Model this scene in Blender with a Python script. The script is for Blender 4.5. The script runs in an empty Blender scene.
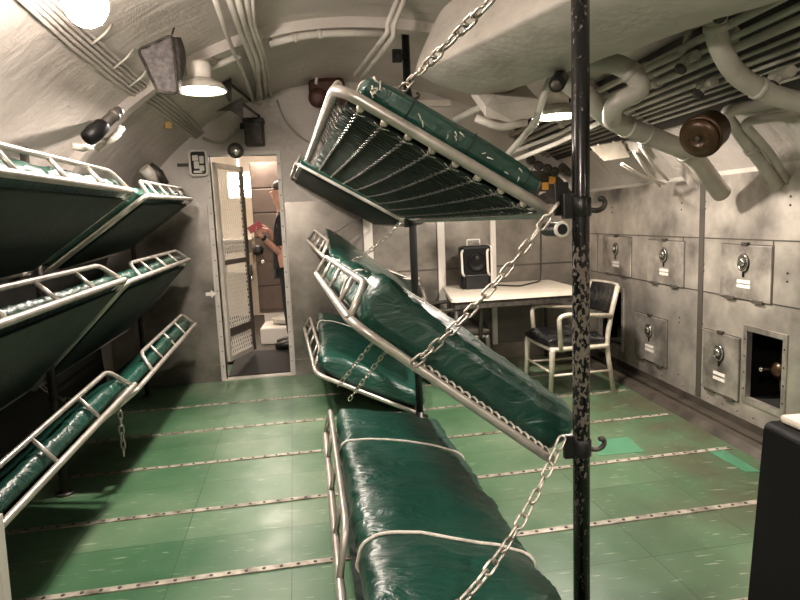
import bpy, bmesh, math, random
from mathutils import Vector, Matrix, noise
C = bpy.context.scene.collection
random.seed(7)
V = Vector
PI = math.pi

# ---------------------------------------------------------------- camera
FOC = 600.0                                  # focal length in pixels of an 800 px wide frame
YAW, PITCH, ROLL = math.radians(5.74), math.radians(7.46), math.radians(2.4)
CAM = V((0, 0, 1.5))
fwd = V((math.sin(YAW) * math.cos(PITCH), math.cos(YAW) * math.cos(PITCH), -math.sin(PITCH)))
r0 = V((math.cos(YAW), -math.sin(YAW), 0))
u0 = r0.cross(fwd)
rgt = r0 * math.cos(ROLL) - u0 * math.sin(ROLL)
upv = r0 * math.sin(ROLL) + u0 * math.cos(ROLL)
cd = bpy.data.cameras.new('camera')
cam = bpy.data.objects.new('camera', cd)
C.objects.link(cam)
m3 = Matrix((rgt, upv, -fwd)).transposed()
cam.matrix_world = Matrix.Translation(CAM) @ m3.to_4x4()
cd.sensor_width = 36.0
cd.lens = FOC / 800.0 * 36.0
cd.clip_start = 0.02
bpy.context.scene.camera = cam

# ---------------------------------------------------------------- light, exposure
sc = bpy.context.scene
sc.view_settings.view_transform = 'Standard'
sc.view_settings.look = 'None'
sc.view_settings.gamma = 1.0
sc.view_settings.use_curve_mapping = False
sc.view_settings.exposure = 0.0
w = bpy.data.worlds.new('world'); sc.world = w
w.use_nodes = True
w.node_tree.nodes['Background'].inputs[0].default_value = (1.0, 0.86, 0.7, 1)
w.node_tree.nodes['Background'].inputs[1].default_value = 0.0
WARM = (1.0, 0.87, 0.775)
LAMP = dict(globe=85, left=70, right=84, rear=58, rear2=130, next=80)      # watts; rear and rear2 are unseen lamps added for brightness

# ---------------------------------------------------------------- pixel -> point helpers (800 x 600 frame)
def ray(x, y):
    return (fwd + rgt * ((x - 400) / FOC) + upv * ((300 - y) / FOC))
def P(x, y, Y):
    d = ray(x, y); return CAM + d * (Y / d.y)
def Pz(x, y, z):
    d = ray(x, y); return CAM + d * ((z - CAM.z) / d.z)
def Px(x, y, X):
    d = ray(x, y); return CAM + d * (X / d.x)
HC = (0.15, 0.42); HB = 2.45; HL = 2.45; HR = 3.0
def hull_f(p, inset=0):
    a = (HR if p.x > HC[0] else HL) - inset
    return ((p.x - HC[0]) / a) ** 2 + ((p.z - HC[1]) / (HB - inset)) ** 2 - 1
def hull_hit(x, y, inset=0.0):
    d = ray(x, y); t0, t1 = 0.0, 12.0
    for i in range(60):
        t = (t0 + t1) / 2
        if hull_f(CAM + d * t, inset) > 0: t1 = t
        else: t0 = t
    return CAM + d * t0
def hull_z(X, inset=0.0):
    a = (HR if X > HC[0] else HL) - inset
    return HC[1] + (HB - inset) * math.sqrt(max(0, 1 - ((X - HC[0]) / a) ** 2))
def hull_ang(t, inset=0.0):
    """t = angle from +X axis (0 right, pi left)"""
    a = (HR if math.cos(t) > 0 else HL) - inset
    return HC[0] + a * math.cos(t), HC[1] + (HB - inset) * math.sin(t)

# ---------------------------------------------------------------- materials
def new_mat(name):
    m = bpy.data.materials.new(name); m.use_nodes = True
    nt = m.node_tree; b = nt.nodes['Principled BSDF']
    return m, nt, b
def nd(nt, t, **kw):
    n = nt.nodes.new(t)
    for k, v in kw.items():
        if k in n.inputs: n.inputs[k].default_value = v
        else: setattr(n, k, v)
    return n
def ramp(nt, src, stops):
    r = nt.nodes.new('ShaderNodeValToRGB')
    while len(r.color_ramp.elements) < len(stops): r.color_ramp.elements.new(0.5)
    for e, (p, c) in zip(r.color_ramp.elements, stops):
        e.position = p; e.color = (c[0], c[1], c[2], 1) if len(c) == 3 else c
    nt.links.new(src, r.inputs[0]); return r
def coords(nt, scale=(1, 1, 1)):
    g = nt.nodes.new('ShaderNodeNewGeometry')
    mp = nt.nodes.new('ShaderNodeMapping'); mp.inputs['Scale'].default_value = scale
    nt.links.new(g.outputs['Position'], mp.inputs[0]); return mp.outputs[0]
def mottled(name, c1, c2, scale=8, rough=(0.4, 0.6), metal=0.0, bump=0.1, bscale=40, stretch=(1, 1, 1), detail=6, lo=0.35, hi=0.65, c3=None, bdist=0.01, coat=0):
    m, nt, b = new_mat(name)
    co = coords(nt, stretch)
    n = nd(nt, 'ShaderNodeTexNoise', Scale=scale, Detail=detail, Roughness=0.6); nt.links.new(co, n.inputs['Vector'])
    stops = [(lo, c1), (hi, c2)] + ([(min(1, hi + 0.12), c3)] if c3 else [])
    r = ramp(nt, n.outputs[0], stops); nt.links.new(r.outputs[0], b.inputs['Base Color'])
    mr = nd(nt, 'ShaderNodeMapRange'); nt.links.new(n.outputs[0], mr.inputs[0])
    mr.inputs[3].default_value, mr.inputs[4].default_value = rough
    nt.links.new(mr.outputs[0], b.inputs['Roughness'])
    b.inputs['Metallic'].default_value = metal
    if coat: b.inputs['Coat Weight'].default_value = coat
    if bump:
        n2 = nd(nt, 'ShaderNodeTexNoise', Scale=bscale, Detail=4); nt.links.new(co, n2.inputs['Vector'])
        bp = nd(nt, 'ShaderNodeBump', Strength=bump, Distance=bdist); nt.links.new(n2.outputs[0], bp.inputs['Height'])
        nt.links.new(bp.outputs[0], b.inputs['Normal'])
    return m
def plain(name, c, rough=0.5, metal=0.0, emit=None, es=0, alpha=1):
    m, nt, b = new_mat(name)
    b.inputs['Base Color'].default_value = (*c, 1); b.inputs['Roughness'].default_value = rough; b.inputs['Metallic'].default_value = metal
    n = nd(nt, 'ShaderNodeTexNoise', Scale=60.0)
    bp = nd(nt, 'ShaderNodeBump', Strength=0.04, Distance=0.005); nt.links.new(n.outputs[0], bp.inputs['Height']); nt.links.new(bp.outputs[0], b.inputs['Normal'])
    if emit: b.inputs['Emission Color'].default_value = (*emit, 1); b.inputs['Emission Strength'].default_value = es
    return m
M = {}
def hull_mat():
    m, nt, b = new_mat('hull_paint')
    co = coords(nt)
    n = nd(nt, 'ShaderNodeTexNoise', Scale=2.2, Detail=5.0); nt.links.new(co, n.inputs['Vector'])
    r = ramp(nt, n.outputs[0], [(0.3, (0.43, 0.385, 0.345)), (0.7, (0.56, 0.51, 0.465))])
    # creases in the cork lining, running round the hull
    co2 = coords(nt, (1.0, 4.5, 1.8))
    n2 = nd(nt, 'ShaderNodeTexNoise', Scale=2.2, Detail=6.0, Distortion=0.6); nt.links.new(co2, n2.inputs['Vector'])
    vo = nd(nt, 'ShaderNodeTexNoise', Scale=26.0, Detail=3.0); nt.links.new(co, vo.inputs['Vector'])
    ad = nd(nt, 'ShaderNodeMath', operation='MULTIPLY_ADD'); nt.links.new(vo.outputs[0], ad.inputs[0]); ad.inputs[1].default_value = 0.25; nt.links.new(n2.outputs[0], ad.inputs[2])
    co3 = coords(nt, (3.0, 1.2, 3.0))
    vc = nd(nt, 'ShaderNodeTexNoise', Scale=1.8, Detail=7.0, Distortion=2.2, Roughness=0.65); nt.links.new(co3, vc.inputs['Vector'])
    rd = ramp(nt, vc.outputs[0], [(0.47, (0, 0, 0)), (0.5, (1, 1, 1)), (0.53, (0, 0, 0))])
    ad3 = nd(nt, 'ShaderNodeMath', operation='MULTIPLY_ADD'); nt.links.new(rd.outputs[0], ad3.inputs[0]); ad3.inputs[1].default_value = 0.05; nt.links.new(ad.outputs[0], ad3.inputs[2])
    bp = nd(nt, 'ShaderNodeBump', Strength=0.6, Distance=0.03); nt.links.new(ad3.outputs[0], bp.inputs['Height'])
    nt.links.new(bp.outputs[0], b.inputs['Normal']); nt.links.new(r.outputs[0], b.inputs['Base Color'])
    b.inputs['Roughness'].default_value = 0.42
    return m
M['hull'] = hull_mat()
M['cream'] = mottled('cream_paint', (0.45, 0.42, 0.37), (0.58, 0.545, 0.48), 5, (0.35, 0.5), 0, 0.25, 30)
M['pipe_paint'] = mottled('pipe_paint', (0.36, 0.335, 0.285), (0.48, 0.45, 0.385), 6, (0.35, 0.5), 0, 0.25, 40)
M['duct'] = mottled('duct_paint', (0.38, 0.355, 0.31), (0.50, 0.465, 0.41), 4, (0.35, 0.55), 0, 0.6, 22, c3=(0.56, 0.52, 0.46))
M['panel'] = mottled('worn_metal_panel', (0.20, 0.185, 0.165), (0.72, 0.665, 0.59), 3.4, (0.2, 0.5), 0.68, 0.12, 8, detail=10, lo=0.34, hi=0.66, c3=(0.84, 0.79, 0.70))
M['panel2'] = mottled('worn_locker_metal', (0.24, 0.22, 0.195), (0.74, 0.685, 0.605), 1.9, (0.2, 0.48), 0.68, 0.35, 3.5, bdist=0.02, detail=10, lo=0.34, hi=0.64, c3=(0.9, 0.85, 0.76))
M['bpanel'] = mottled('bulkhead_metal', (0.13, 0.12, 0.105), (0.40, 0.365, 0.32), 2.4, (0.25, 0.45), 0.75, 0.12, 9, detail=9, lo=0.3, hi=0.7)
M['hull_shade'] = mottled('painted_hull_shade', (0.010, 0.010, 0.008), (0.022, 0.02, 0.017), 4, (0.5, 0.7), 0, 0.2)  # near black stands in for shade behind left bunks and between pipes
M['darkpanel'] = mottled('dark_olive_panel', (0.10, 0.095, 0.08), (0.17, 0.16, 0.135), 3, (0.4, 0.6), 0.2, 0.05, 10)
M['seam'] = plain('seam_metal', (0.11, 0.10, 0.085), 0.5, 0.5)
M['toe'] = mottled('toe_board', (0.025, 0.021, 0.016), (0.06, 0.05, 0.038), 6, (0.4, 0.6))
M['tube'] = mottled('bunk_pipe', (0.40, 0.37, 0.33), (0.58, 0.54, 0.48), 9, (0.25, 0.42), 0.55, 0.08, 30)
M['steel'] = mottled('chain_steel', (0.34, 0.31, 0.27), (0.62, 0.57, 0.50), 30, (0.25, 0.45), 0.85, 0.1, 60)
M['wire'] = mottled('spring_wire', (0.05, 0.05, 0.042), (0.34, 0.325, 0.285), 40, (0.25, 0.45), 0.6, 0.0)
M['cord'] = mottled('white_cord', (0.62, 0.58, 0.50), (0.8, 0.76, 0.67), 40, (0.7, 0.9), 0, 0.2, 200)
M['net'] = mottled('dark_green_canvas', (0.008, 0.016, 0.012), (0.024, 0.042, 0.032), 7, (0.6, 0.8), 0, 0.4, 40)
M['cordgreen'] = plain('green_black_cord', (0.055, 0.072, 0.058), 0.5)
def vinyl():
    m, nt, b = new_mat('green_vinyl')
    co = nt.nodes.new('ShaderNodeTexCoord')
    n = nd(nt, 'ShaderNodeTexNoise', Scale=3.0, Detail=4.0); nt.links.new(co.outputs['Object'], n.inputs['Vector'])
    r = ramp(nt, n.outputs[0], [(0.3, (0.005, 0.038, 0.026)), (0.7, (0.009, 0.058, 0.040))])
    nt.links.new(r.outputs[0], b.inputs['Base Color'])
    mp = nd(nt, 'ShaderNodeMapping'); mp.inputs['Scale'].default_value = (2.6, 6.5, 5.0); nt.links.new(co.outputs['Object'], mp.inputs[0])
    n2 = nd(nt, 'ShaderNodeTexNoise', Scale=2.4, Detail=4.0, Distortion=1.8, Roughness=0.5); nt.links.new(mp.outputs[0], n2.inputs['Vector'])
    bp = nd(nt, 'ShaderNodeBump', Strength=0.42, Distance=0.03); nt.links.new(n2.outputs[0], bp.inputs['Height'])
    nt.links.new(bp.outputs[0], b.inputs['Normal'])
    b.inputs['Roughness'].default_value = 0.33; b.inputs['Specular IOR Level'].default_value = 0.75
    return m
M['vinyl'] = vinyl()
def chipped():
    m, nt, b = new_mat('chipped_black_paint')
    co = coords(nt, (1, 1, 0.6))
    n = nd(nt, 'ShaderNodeTexNoise', Scale=85.0, Detail=4.0); nt.links.new(co, n.inputs['Vector'])
    n3 = nd(nt, 'ShaderNodeTexNoise', Scale=3.2, Detail=2.0); nt.links.new(co, n3.inputs['Vector'])
    ad = nd(nt, 'ShaderNodeMath', operation='MULTIPLY_ADD'); nt.links.new(n3.outputs[0], ad.inputs[0]); ad.inputs[1].default_value = 0.55; nt.links.new(n.outputs[0], ad.inputs[2])
    g = nt.nodes.new('ShaderNodeNewGeometry'); sx = nt.nodes.new('ShaderNodeSeparateXYZ'); nt.links.new(g.outputs['Position'], sx.inputs[0])
    zr = nt.nodes.new('ShaderNodeValToRGB'); zr.color_ramp.interpolation = 'EASE'      # hands have worn the paint off between knee and shoulder height
    for p_, v_ in ((0.0, 0.0), (0.45, 0.03), (0.58, 0.16), (0.90, 0.22), (0.97, 0.03), (1.0, 0.0)):
        e_ = zr.color_ramp.elements[0] if p_ == 0.0 else (zr.color_ramp.elements[-1] if p_ == 1.0 else zr.color_ramp.elements.new(p_))
        e_.color = (v_, v_, v_, 1)
    zd = nd(nt, 'ShaderNodeMath', operation='DIVIDE'); nt.links.new(sx.outputs[2], zd.inputs[0]); zd.inputs[1].default_value = 1.5; nt.links.new(zd.outputs[0], zr.inputs[0])
    ad2 = nd(nt, 'ShaderNodeMath', operation='ADD'); nt.links.new(ad.outputs[0], ad2.inputs[0]); nt.links.new(zr.outputs[0], ad2.inputs[1])
    r = ramp(nt, ad2.outputs[0], [(0.945, (0.006, 0.006, 0.006)), (0.965, (0.14, 0.12, 0.10))])
    nt.links.new(r.outputs[0], b.inputs['Base Color']); b.inputs['Roughness'].default_value = 0.22
    bp = nd(nt, 'ShaderNodeBump', Strength=0.2, Distance=0.004); nt.links.new(r.outputs[0], bp.inputs['Height']); nt.links.new(bp.outputs[0], b.inputs['Normal'])
    return m
M['blackpole'] = chipped()
M['black'] = plain('black_paint', (0.008, 0.008, 0.008), 0.35)
M['blackgloss'] = plain('black_plastic', (0.004, 0.004, 0.004), 0.45)
M['blackgloss'].node_tree.nodes['Principled BSDF'].inputs['Specular IOR Level'].default_value = 0.2
M['leather'] = mottled('black_leatherette', (0.006, 0.006, 0.007), (0.012, 0.012, 0.013), 8, (0.18, 0.3), 0, 0.6, 14, bdist=0.03)
M['iron'] = mottled('dark_iron', (0.03, 0.026, 0.022), (0.08, 0.07, 0.06), 20, (0.4, 0.6), 0.4, 0.2, 60)
M['brown'] = mottled('brown_enamel', (0.045, 0.022, 0.009), (0.08, 0.042, 0.018), 8, (0.25, 0.4), 0.3, 0.05)
M['redbrown'] = mottled('oxide_red_iron', (0.05, 0.018, 0.012), (0.10, 0.04, 0.028), 14, (0.45, 0.6), 0.2, 0.2)
M['white'] = plain('white_paint', (0.74, 0.70, 0.63), 0.4)
M['tabletop'] = mottled('cream_tabletop', (0.66, 0.60, 0.50), (0.74, 0.68, 0.57), 5, (0.35, 0.5), 0, 0.03)
M['alu'] = mottled('chair_aluminium', (0.42, 0.38, 0.30), (0.60, 0.55, 0.45), 10, (0.35, 0.5), 0.4, 0.05)
M['chrome'] = plain('chrome', (0.75, 0.72, 0.68), 0.12, 1.0)
M['greycable'] = plain('grey_cable', (0.33, 0.30, 0.26), 0.5)
M['darkcable'] = plain('dark_cable', (0.04, 0.035, 0.03), 0.5)
M['yellow'] = plain('ochre_tag', (0.42, 0.27, 0.08), 0.5)
M['orange'] = plain('orange_tag', (0.62, 0.30, 0.04), 0.5)
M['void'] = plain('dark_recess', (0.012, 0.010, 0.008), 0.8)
M['skin'] = mottled('skin', (0.50, 0.27, 0.20), (0.60, 0.34, 0.26), 12, (0.45, 0.6), 0, 0.05)
M['hair'] = mottled('grey_hair', (0.05, 0.04, 0.035), (0.14, 0.12, 0.10), 60, (0.5, 0.7), 0, 0.3, 120)
M['shirt'] = mottled('dark_shirt', (0.012, 0.014, 0.016), (0.022, 0.024, 0.026), 15, (0.8, 0.9), 0, 0.2)
M['phone'] = plain('red_phone_case', (0.35, 0.05, 0.06), 0.4)
M['taupe'] = mottled('taupe_locker', (0.075, 0.052, 0.04), (0.115, 0.083, 0.065), 3, (0.35, 0.5), 0.3, 0.05)
M['nextwall'] = mottled('pale_wall', (0.66, 0.60, 0.52), (0.76, 0.70, 0.62), 3, (0.5, 0.6), 0, 0.05)
M['bulb'] = plain('lit_lamp_glass', (1, 0.95, 0.88), 0.4, 0, (1.0, 0.90, 0.76), 70)
for k_ in ('globe', 'rear2'):
    r_ = 0.075 if k_ == 'globe' else 0.085
    M['lit_' + k_] = plain('lit_globe_glass_' + k_, (1, 0.95, 0.88), 0.4, 0, WARM, LAMP[k_] / (math.pi * 4 * math.pi * r_ * r_))
M['meshbag'] = mottled('grey_net_bag', (0.06, 0.055, 0.055), (0.15, 0.135, 0.13), 30, (0.7, 0.9))
def floor_mat():
    m, nt, b = new_mat('green_marbled_tile')
    co = coords(nt)
    # tiles 0.62 x 0.62, each with its own tone
    fm = nt.nodes.new('ShaderNodeMapping'); fm.inputs['Rotation'].default_value = (0, 0, -0.07); fm.inputs['Location'].default_value = (0.1, -0.235, 0); nt.links.new(co, fm.inputs[0]); co = fm.outputs[0]
    br = nd(nt, 'ShaderNodeTexBrick'); br.offset = 0.0
    br.inputs['Scale'].default_value = 1.0; br.inputs['Mortar Size'].default_value = 0.0022; br.inputs['Mortar Smooth'].default_value = 0.2
    br.inputs['Brick Width'].default_value = 0.52; br.inputs['Row Height'].default_value = 0.668; br.inputs['Bias'].default_value = 0
    br.inputs['Color1'].default_value = (0, 0, 0, 1); br.inputs['Color2'].default_value = (1, 1, 1, 1); br.inputs['Mortar'].default_value = (0.5, 0.5, 0.5, 1)
    nt.links.new(co, br.inputs['Vector'])
    n = nd(nt, 'ShaderNodeTexNoise', Scale=0.9, Detail=5.0); nt.links.new(co, n.inputs['Vector'])
    mx = nd(nt, 'ShaderNodeMath', operation='MULTIPLY_ADD'); nt.links.new(br.outputs['Color'], mx.inputs[0]); mx.inputs[1].default_value = 0.16; nt.links.new(n.outputs[0], mx.inputs[2])
    r = ramp(nt, mx.outputs[0], [(0.35, (0.022, 0.095, 0.038)), (0.60, (0.075, 0.155, 0.080)), (0.80, (0.165, 0.235, 0.145))])
    # brown wear along the lockers
    g2 = nt.nodes.new('ShaderNodeNewGeometry'); sx = nt.nodes.new('ShaderNodeSeparateXYZ'); nt.links.new(g2.outputs['Position'], sx.inputs[0])
    wr = nd(nt, 'ShaderNodeMapRange'); nt.links.new(sx.outputs[0], wr.inputs[0]); wr.inputs[1].default_value = 0.9; wr.inputs[2].default_value = 2.2
    wn = nd(nt, 'ShaderNodeTexNoise', Scale=2.4, Detail=6.0); nt.links.new(co, wn.inputs['Vector'])
    wm = nd(nt, 'ShaderNodeMath', operation='MULTIPLY'); nt.links.new(wr.outputs[0], wm.inputs[0]); wrp = ramp(nt, wn.outputs[0], [(0.35, (0.2, 0.2, 0.2)), (0.6, (1, 1, 1))]); nt.links.new(wrp.outputs[0], wm.inputs[1])
    r0_ = r; r = nd(nt, 'ShaderNodeMix', data_type='RGBA'); nt.links.new(wm.outputs[0], r.inputs['Factor']); nt.links.new(r0_.outputs[0], r.inputs['A']); r.inputs['B'].default_value = (0.058, 0.062, 0.036, 1)
    # pale streaks in the marbling
    co2 = coords(nt, (3.4, 26.0, 1.0))
    s = nd(nt, 'ShaderNodeTexNoise', Scale=2.6, Detail=3.0, Distortion=0.4); nt.links.new(co2, s.inputs['Vector'])
    sr = ramp(nt, s.outputs[0], [(0.64, (0, 0, 0)), (0.72, (0.55, 0.55, 0.55))])
    m1 = nd(nt, 'ShaderNodeMix', data_type='RGBA'); nt.links.new(sr.outputs[0], m1.inputs['Factor']); nt.links.new(r.outputs['Result'], m1.inputs['A']); m1.inputs['B'].default_value = (0.40, 0.46, 0.33, 1)
    m2 = nd(nt, 'ShaderNodeMix', data_type='RGBA'); nt.links.new(br.outputs['Fac'], m2.inputs['Factor']); nt.links.new(m1.outputs['Result'], m2.inputs['A']); m2.inputs['B'].default_value = (0.02, 0.05, 0.03, 1)
    nt.links.new(m2.outputs['Result'], b.inputs['Base Color'])
    n4 = nd(nt, 'ShaderNodeTexNoise', Scale=7.0, Detail=5.0); nt.links.new(co, n4.inputs['Vector'])
    mr = nd(nt, 'ShaderNodeMapRange'); nt.links.new(n4.outputs[0], mr.inputs[0]); mr.inputs[3].default_value = 0.22; mr.inputs[4].default_value = 0.48
    nt.links.new(mr.outputs[0], b.inputs['Roughness'])
    bp = nd(nt, 'ShaderNodeBump', Strength=0.12, Distance=0.01); nt.links.new(n4.outputs[0], bp.inputs['Height']); nt.links.new(bp.outputs[0], b.inputs['Normal'])
    return m
M['floor'] = floor_mat()
M['patch'] = mottled('bright_green_tile', (0.04, 0.155, 0.085), (0.075, 0.21, 0.12), 6, (0.25, 0.4), 0, 0.05)
def strip_mat():
    m, nt, b = new_mat('studded_strip')
    n = nd(nt, 'ShaderNodeTexNoise', Scale=14.0, Detail=5.0); nt.links.new(coords(nt), n.inputs['Vector'])
    r = ramp(nt, n.outputs[0], [(0.3, (0.12, 0.105, 0.075)), (0.65, (0.46, 0.42, 0.35))])
    nt.links.new(r.outputs[0], b.inputs['Base Color']); b.inputs['Metallic'].default_value = 0.3; b.inputs['Roughness'].default_value = 0.45
    return m
M['strip'] = strip_mat()

# ---------------------------------------------------------------- mesh helpers
class MB:
    def __init__(s): s.v = []; s.f = []; s.sm = []
    def add(s, vs, fs, smooth=False):
        o = len(s.v); s.v += [V(p) for p in vs]; s.f += [tuple(i + o for i in f) for f in fs]; s.sm += [smooth] * len(fs); return s
    def box(s, c, d, rot=None, bev=0.0, seg=2):
        bm = bmesh.new(); bmesh.ops.create_cube(bm, size=1.0)
        bmesh.ops.scale(bm, vec=V(d), verts=bm.verts)
        if bev:
            bmesh.ops.bevel(bm, geom=bm.edges[:], offset=bev, segments=seg, affect='EDGES', profile=0.5)
        if rot: bmesh.ops.transform(bm, matrix=rot.to_4x4(), verts=bm.verts)
        bmesh.ops.translate(bm, vec=V(c), verts=bm.verts)
        bm.verts.index_update()
        s.add([v.co.copy() for v in bm.verts], [[v.index for v in f.verts] for f in bm.faces]); bm.free(); return s
    def bb(s, lo, hi, bev=0.0):
        lo, hi = V(lo), V(hi); return s.box((lo + hi) / 2, hi - lo, None, bev)
    def tube(s, pts, r, n=10, closed=False, caps=True):
        pts = [V(p) for p in pts]; N = len(pts)
        rs = r if isinstance(r, (list, tuple)) else [r] * N
        tan = []
        for i in range(N):
            if closed: t = pts[(i + 1) % N] - pts[i - 1]
            else: t = pts[min(i + 1, N - 1)] - pts[max(i - 1, 0)]
            tan.append(t.normalized() if t.length > 1e-9 else V((0, 0, 1)))
        a = V((0, 0, 1)) if abs(tan[0].z) < 0.9 else V((1, 0, 0))
        nx = tan[0].cross(a).normalized(); vs = []
        for i in range(N):
            nx = (nx - tan[i] * nx.dot(tan[i])).normalized(); ny = tan[i].cross(nx)
            for k in range(n):
                an = 2 * PI * k / n; vs.append(pts[i] + (nx * math.cos(an) + ny * math.sin(an)) * rs[i])
        fs = []
        for i in range(N if closed else N - 1):
            j = (i + 1) % N
            for k in range(n):
                l = (k + 1) % n; fs.append((i * n + k, i * n + l, j * n + l, j * n + k))
        s.add(vs, fs, True)
        if caps and not closed:
            o = len(s.v) - len(vs)
            s.f += [tuple(o + k for k in range(n))[::-1], tuple(o + (N - 1) * n + k for k in range(n))]; s.sm += [False, False]
        return s
    def rev(s, prof, o, ax, n=24, caps=True):
        """prof: list of (radius, distance along axis)"""
        o = V(o); ax = V(ax).normalized(); a = V((0, 0, 1)) if abs(ax.z) < 0.9 else V((1, 0, 0))
        x = ax.cross(a).normalized(); y = ax.cross(x); vs = []; fs = []
        for (r, h) in prof:
            for k in range(n):
                an = 2 * PI * k / n; vs.append(o + ax * h + (x * math.cos(an) + y * math.sin(an)) * r)
        for i in range(len(prof) - 1):
            for k in range(n):
                l = (k + 1) % n; fs.append((i * n + k, i * n + l, (i + 1) * n + l, (i + 1) * n + k))
        s.add(vs, fs, True)
        if caps:
            b = len(s.v) - len(vs)
            s.f += [tuple(b + k for k in range(n))[::-1], tuple(b + (len(prof) - 1) * n + k for k in range(n))]; s.sm += [False, False]
        return s
    def prism(s, poly, off):
        """poly: 3D outline, off: thickness vector"""
        n = len(poly); off = V(off); vs = [V(p) for p in poly] + [V(p) + off for p in poly]
        fs = [tuple(range(n))[::-1], tuple(range(n, 2 * n))] + [(i, (i + 1) % n, n + (i + 1) % n, n + i) for i in range(n)]
        return s.add(vs, fs)
    def loft(s, rings, closed=True, caps=True, smooth=True):
        n = len(rings[0]); vs = [V(p) for r in rings for p in r]; fs = []
        for i in range(len(rings) - 1):
            for k in range(n if closed else n - 1):
                l = (k + 1) % n; fs.append((i * n + k, i * n + l, (i + 1) * n + l, (i + 1) * n + k))
        s.add(vs, fs, smooth)
        if caps:
            b = len(s.v) - len(vs)
            s.f += [tuple(b + k for k in range(n))[::-1], tuple(b + (len(rings) - 1) * n + k for k in range(n))]; s.sm += [False, False]
        return s
    def ball(s, c, r, n=12, sx=(1, 1, 1)):
        c = V(c); vs = []; fs = []; m = n // 2
        for i in range(m + 1):
            th = PI * i / m
            for k in range(n):
                ph = 2 * PI * k / n
                vs.append(c + V((r * sx[0] * math.sin(th) * math.cos(ph), r * sx[1] * math.sin(th) * math.sin(ph), r * sx[2] * math.cos(th))))
        for i in range(m):
            for k in range(n):
                l = (k + 1) % n; fs.append((i * n + k, (i + 1) * n + k, (i + 1) * n + l, i * n + l))
        return s.add(vs, fs, True)
    def build(s, name, mat, parent=None, loc=None):
        o = None
        base = V((0, 0, 0))
        q = parent
        while q is not None: base += q.location; q = q.parent
        if parent is None and loc is not None: base = V(loc)
        me = bpy.data.meshes.new(name)
        me.from_pydata([tuple(p - base) for p in s.v], [], s.f)
        bm = bmesh.new(); bm.from_mesh(me); bmesh.ops.remove_doubles(bm, verts=bm.verts, dist=1e-6)
        bmesh.ops.recalc_face_normals(bm, faces=bm.faces)
        bm.to_mesh(me); bm.free()
        if len(me.polygons) == len(s.sm): me.polygons.foreach_set('use_smooth', s.sm)
        else: me.polygons.foreach_set('use_smooth', [any(s.sm)] * len(me.polygons))
        me.materials.append(mat)
        o = bpy.data.objects.new(name, me); C.objects.link(o)
        if parent is None and loc is not None: o.location = base
        o.parent = parent
        return o
def tag(o, label, cat, group=None):
    o['label'] = label; o['category'] = cat
    if group: o['group'] = group
    return o
def thing(name, label, cat, loc, group=None):
    o = bpy.data.objects.new(name, None); C.objects.link(o); o.location = V(loc); o.empty_display_size = 0.1
    return tag(o, label, cat, group)
def struct(o): o['kind'] = 'structure'; return o
def fillet(pts, r, n=6, closed=False):
    pts = [V(p) for p in pts]; N = len(pts); out = []
    for i in range(N):
        if not closed and i in (0, N - 1): out.append(pts[i]); continue
        p, a, b = pts[i], pts[i - 1], pts[(i + 1) % N]
        rr = min(r, (a - p).length * 0.48, (b - p).length * 0.48)
        s, e = p + (a - p).normalized() * rr, p + (b - p).normalized() * rr
        for k in range(n + 1):
            t = k / n; out.append(s * (1 - t) ** 2 + p * 2 * t * (1 - t) + e * t * t)
    return out
def lerp(a, b, t): return a + (b - a) * t
def rotm(z=0, x=0, y=0):
    return Matrix.Rotation(z, 3, 'Z') @ Matrix.Rotation(y, 3, 'Y') @ Matrix.Rotation(x, 3, 'X')
# ---------------------------------------------------------------- the room shell
YB = -2.6                                     # rear end of the compartment, behind the camera
KB = 0.07                                     # the bulkhead is slightly askew to the lockers
def bk_y(x): return 6.07 + KB * x
def Bk(x, z, off=0.0): return V((x, bk_y(x) - off, z))
def Bp(x, y, off=0.0):
    d = ray(x, y)                             # point of the bulkhead seen at this pixel
    t = (6.07 - off) / (d.y - KB * d.x); return CAM + d * t
XW = 2.65                                     # locker front
mb = MB(); mb.bb((-2.5, YB, -0.1), (3.1, 6.7, 0)); struct(mb.build('floor', M['floor']))

def hull_strip(name, t0, t1, n, mat, inset=0.0, th=0.05, y0=YB, y1=6.75, ny=90, dent=0.012):
    mb = MB(); vs = []; fs = []
    for j in range(ny + 1):
        y = y0 + (y1 - y0) * j / ny
        for i in range(n + 1):
            t = t0 + (t1 - t0) * i / n
            p = V((1.7 * t, y * 1.2, 0)); dz = noise.noise(p * 1.3) * dent + noise.noise(V((t * 3, y * 5, 4))) * dent * 0.5
            x, z = hull_ang(t, inset + dz + (dent if dent else 0)); vs.append(V((x, y, z)))
    for j in range(ny):
        for i in range(n):
            a = j * (n + 1) + i; fs.append((a, a + 1, a + n + 2, a + n + 1))
    mb.add(vs, fs, True)
    vs2 = []                                   # outer skin
    for y in (y0, y1):
        for i in range(n + 1):
            x, z = hull_ang(t0 + (t1 - t0) * i / n, inset - th); vs2.append(V((x, y, z)))
    mb.add(vs2, [(i, i + 1, n + 2 + i, n + 1 + i) for i in range(n)], True)
    return struct(mb.build(name, mat))
TL = PI - math.asin(1.12 / HB); TR = math.asin(1.28 / HB)
hull_strip('ceiling', TR, TL, 60, M['hull'])
hull_strip('wall_left', TL, PI + math.asin(0.42 / HB), 12, M['hull_shade'], dent=0.0)  # left hull coloured near black for the shade behind the bunks
def flat(name, x, z0, z1, mat, y0=YB, y1=6.4, th=0.05):
    return struct(MB().bb((x, y0, z0), (x + th, y1, z1)).build(name, mat))
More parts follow.
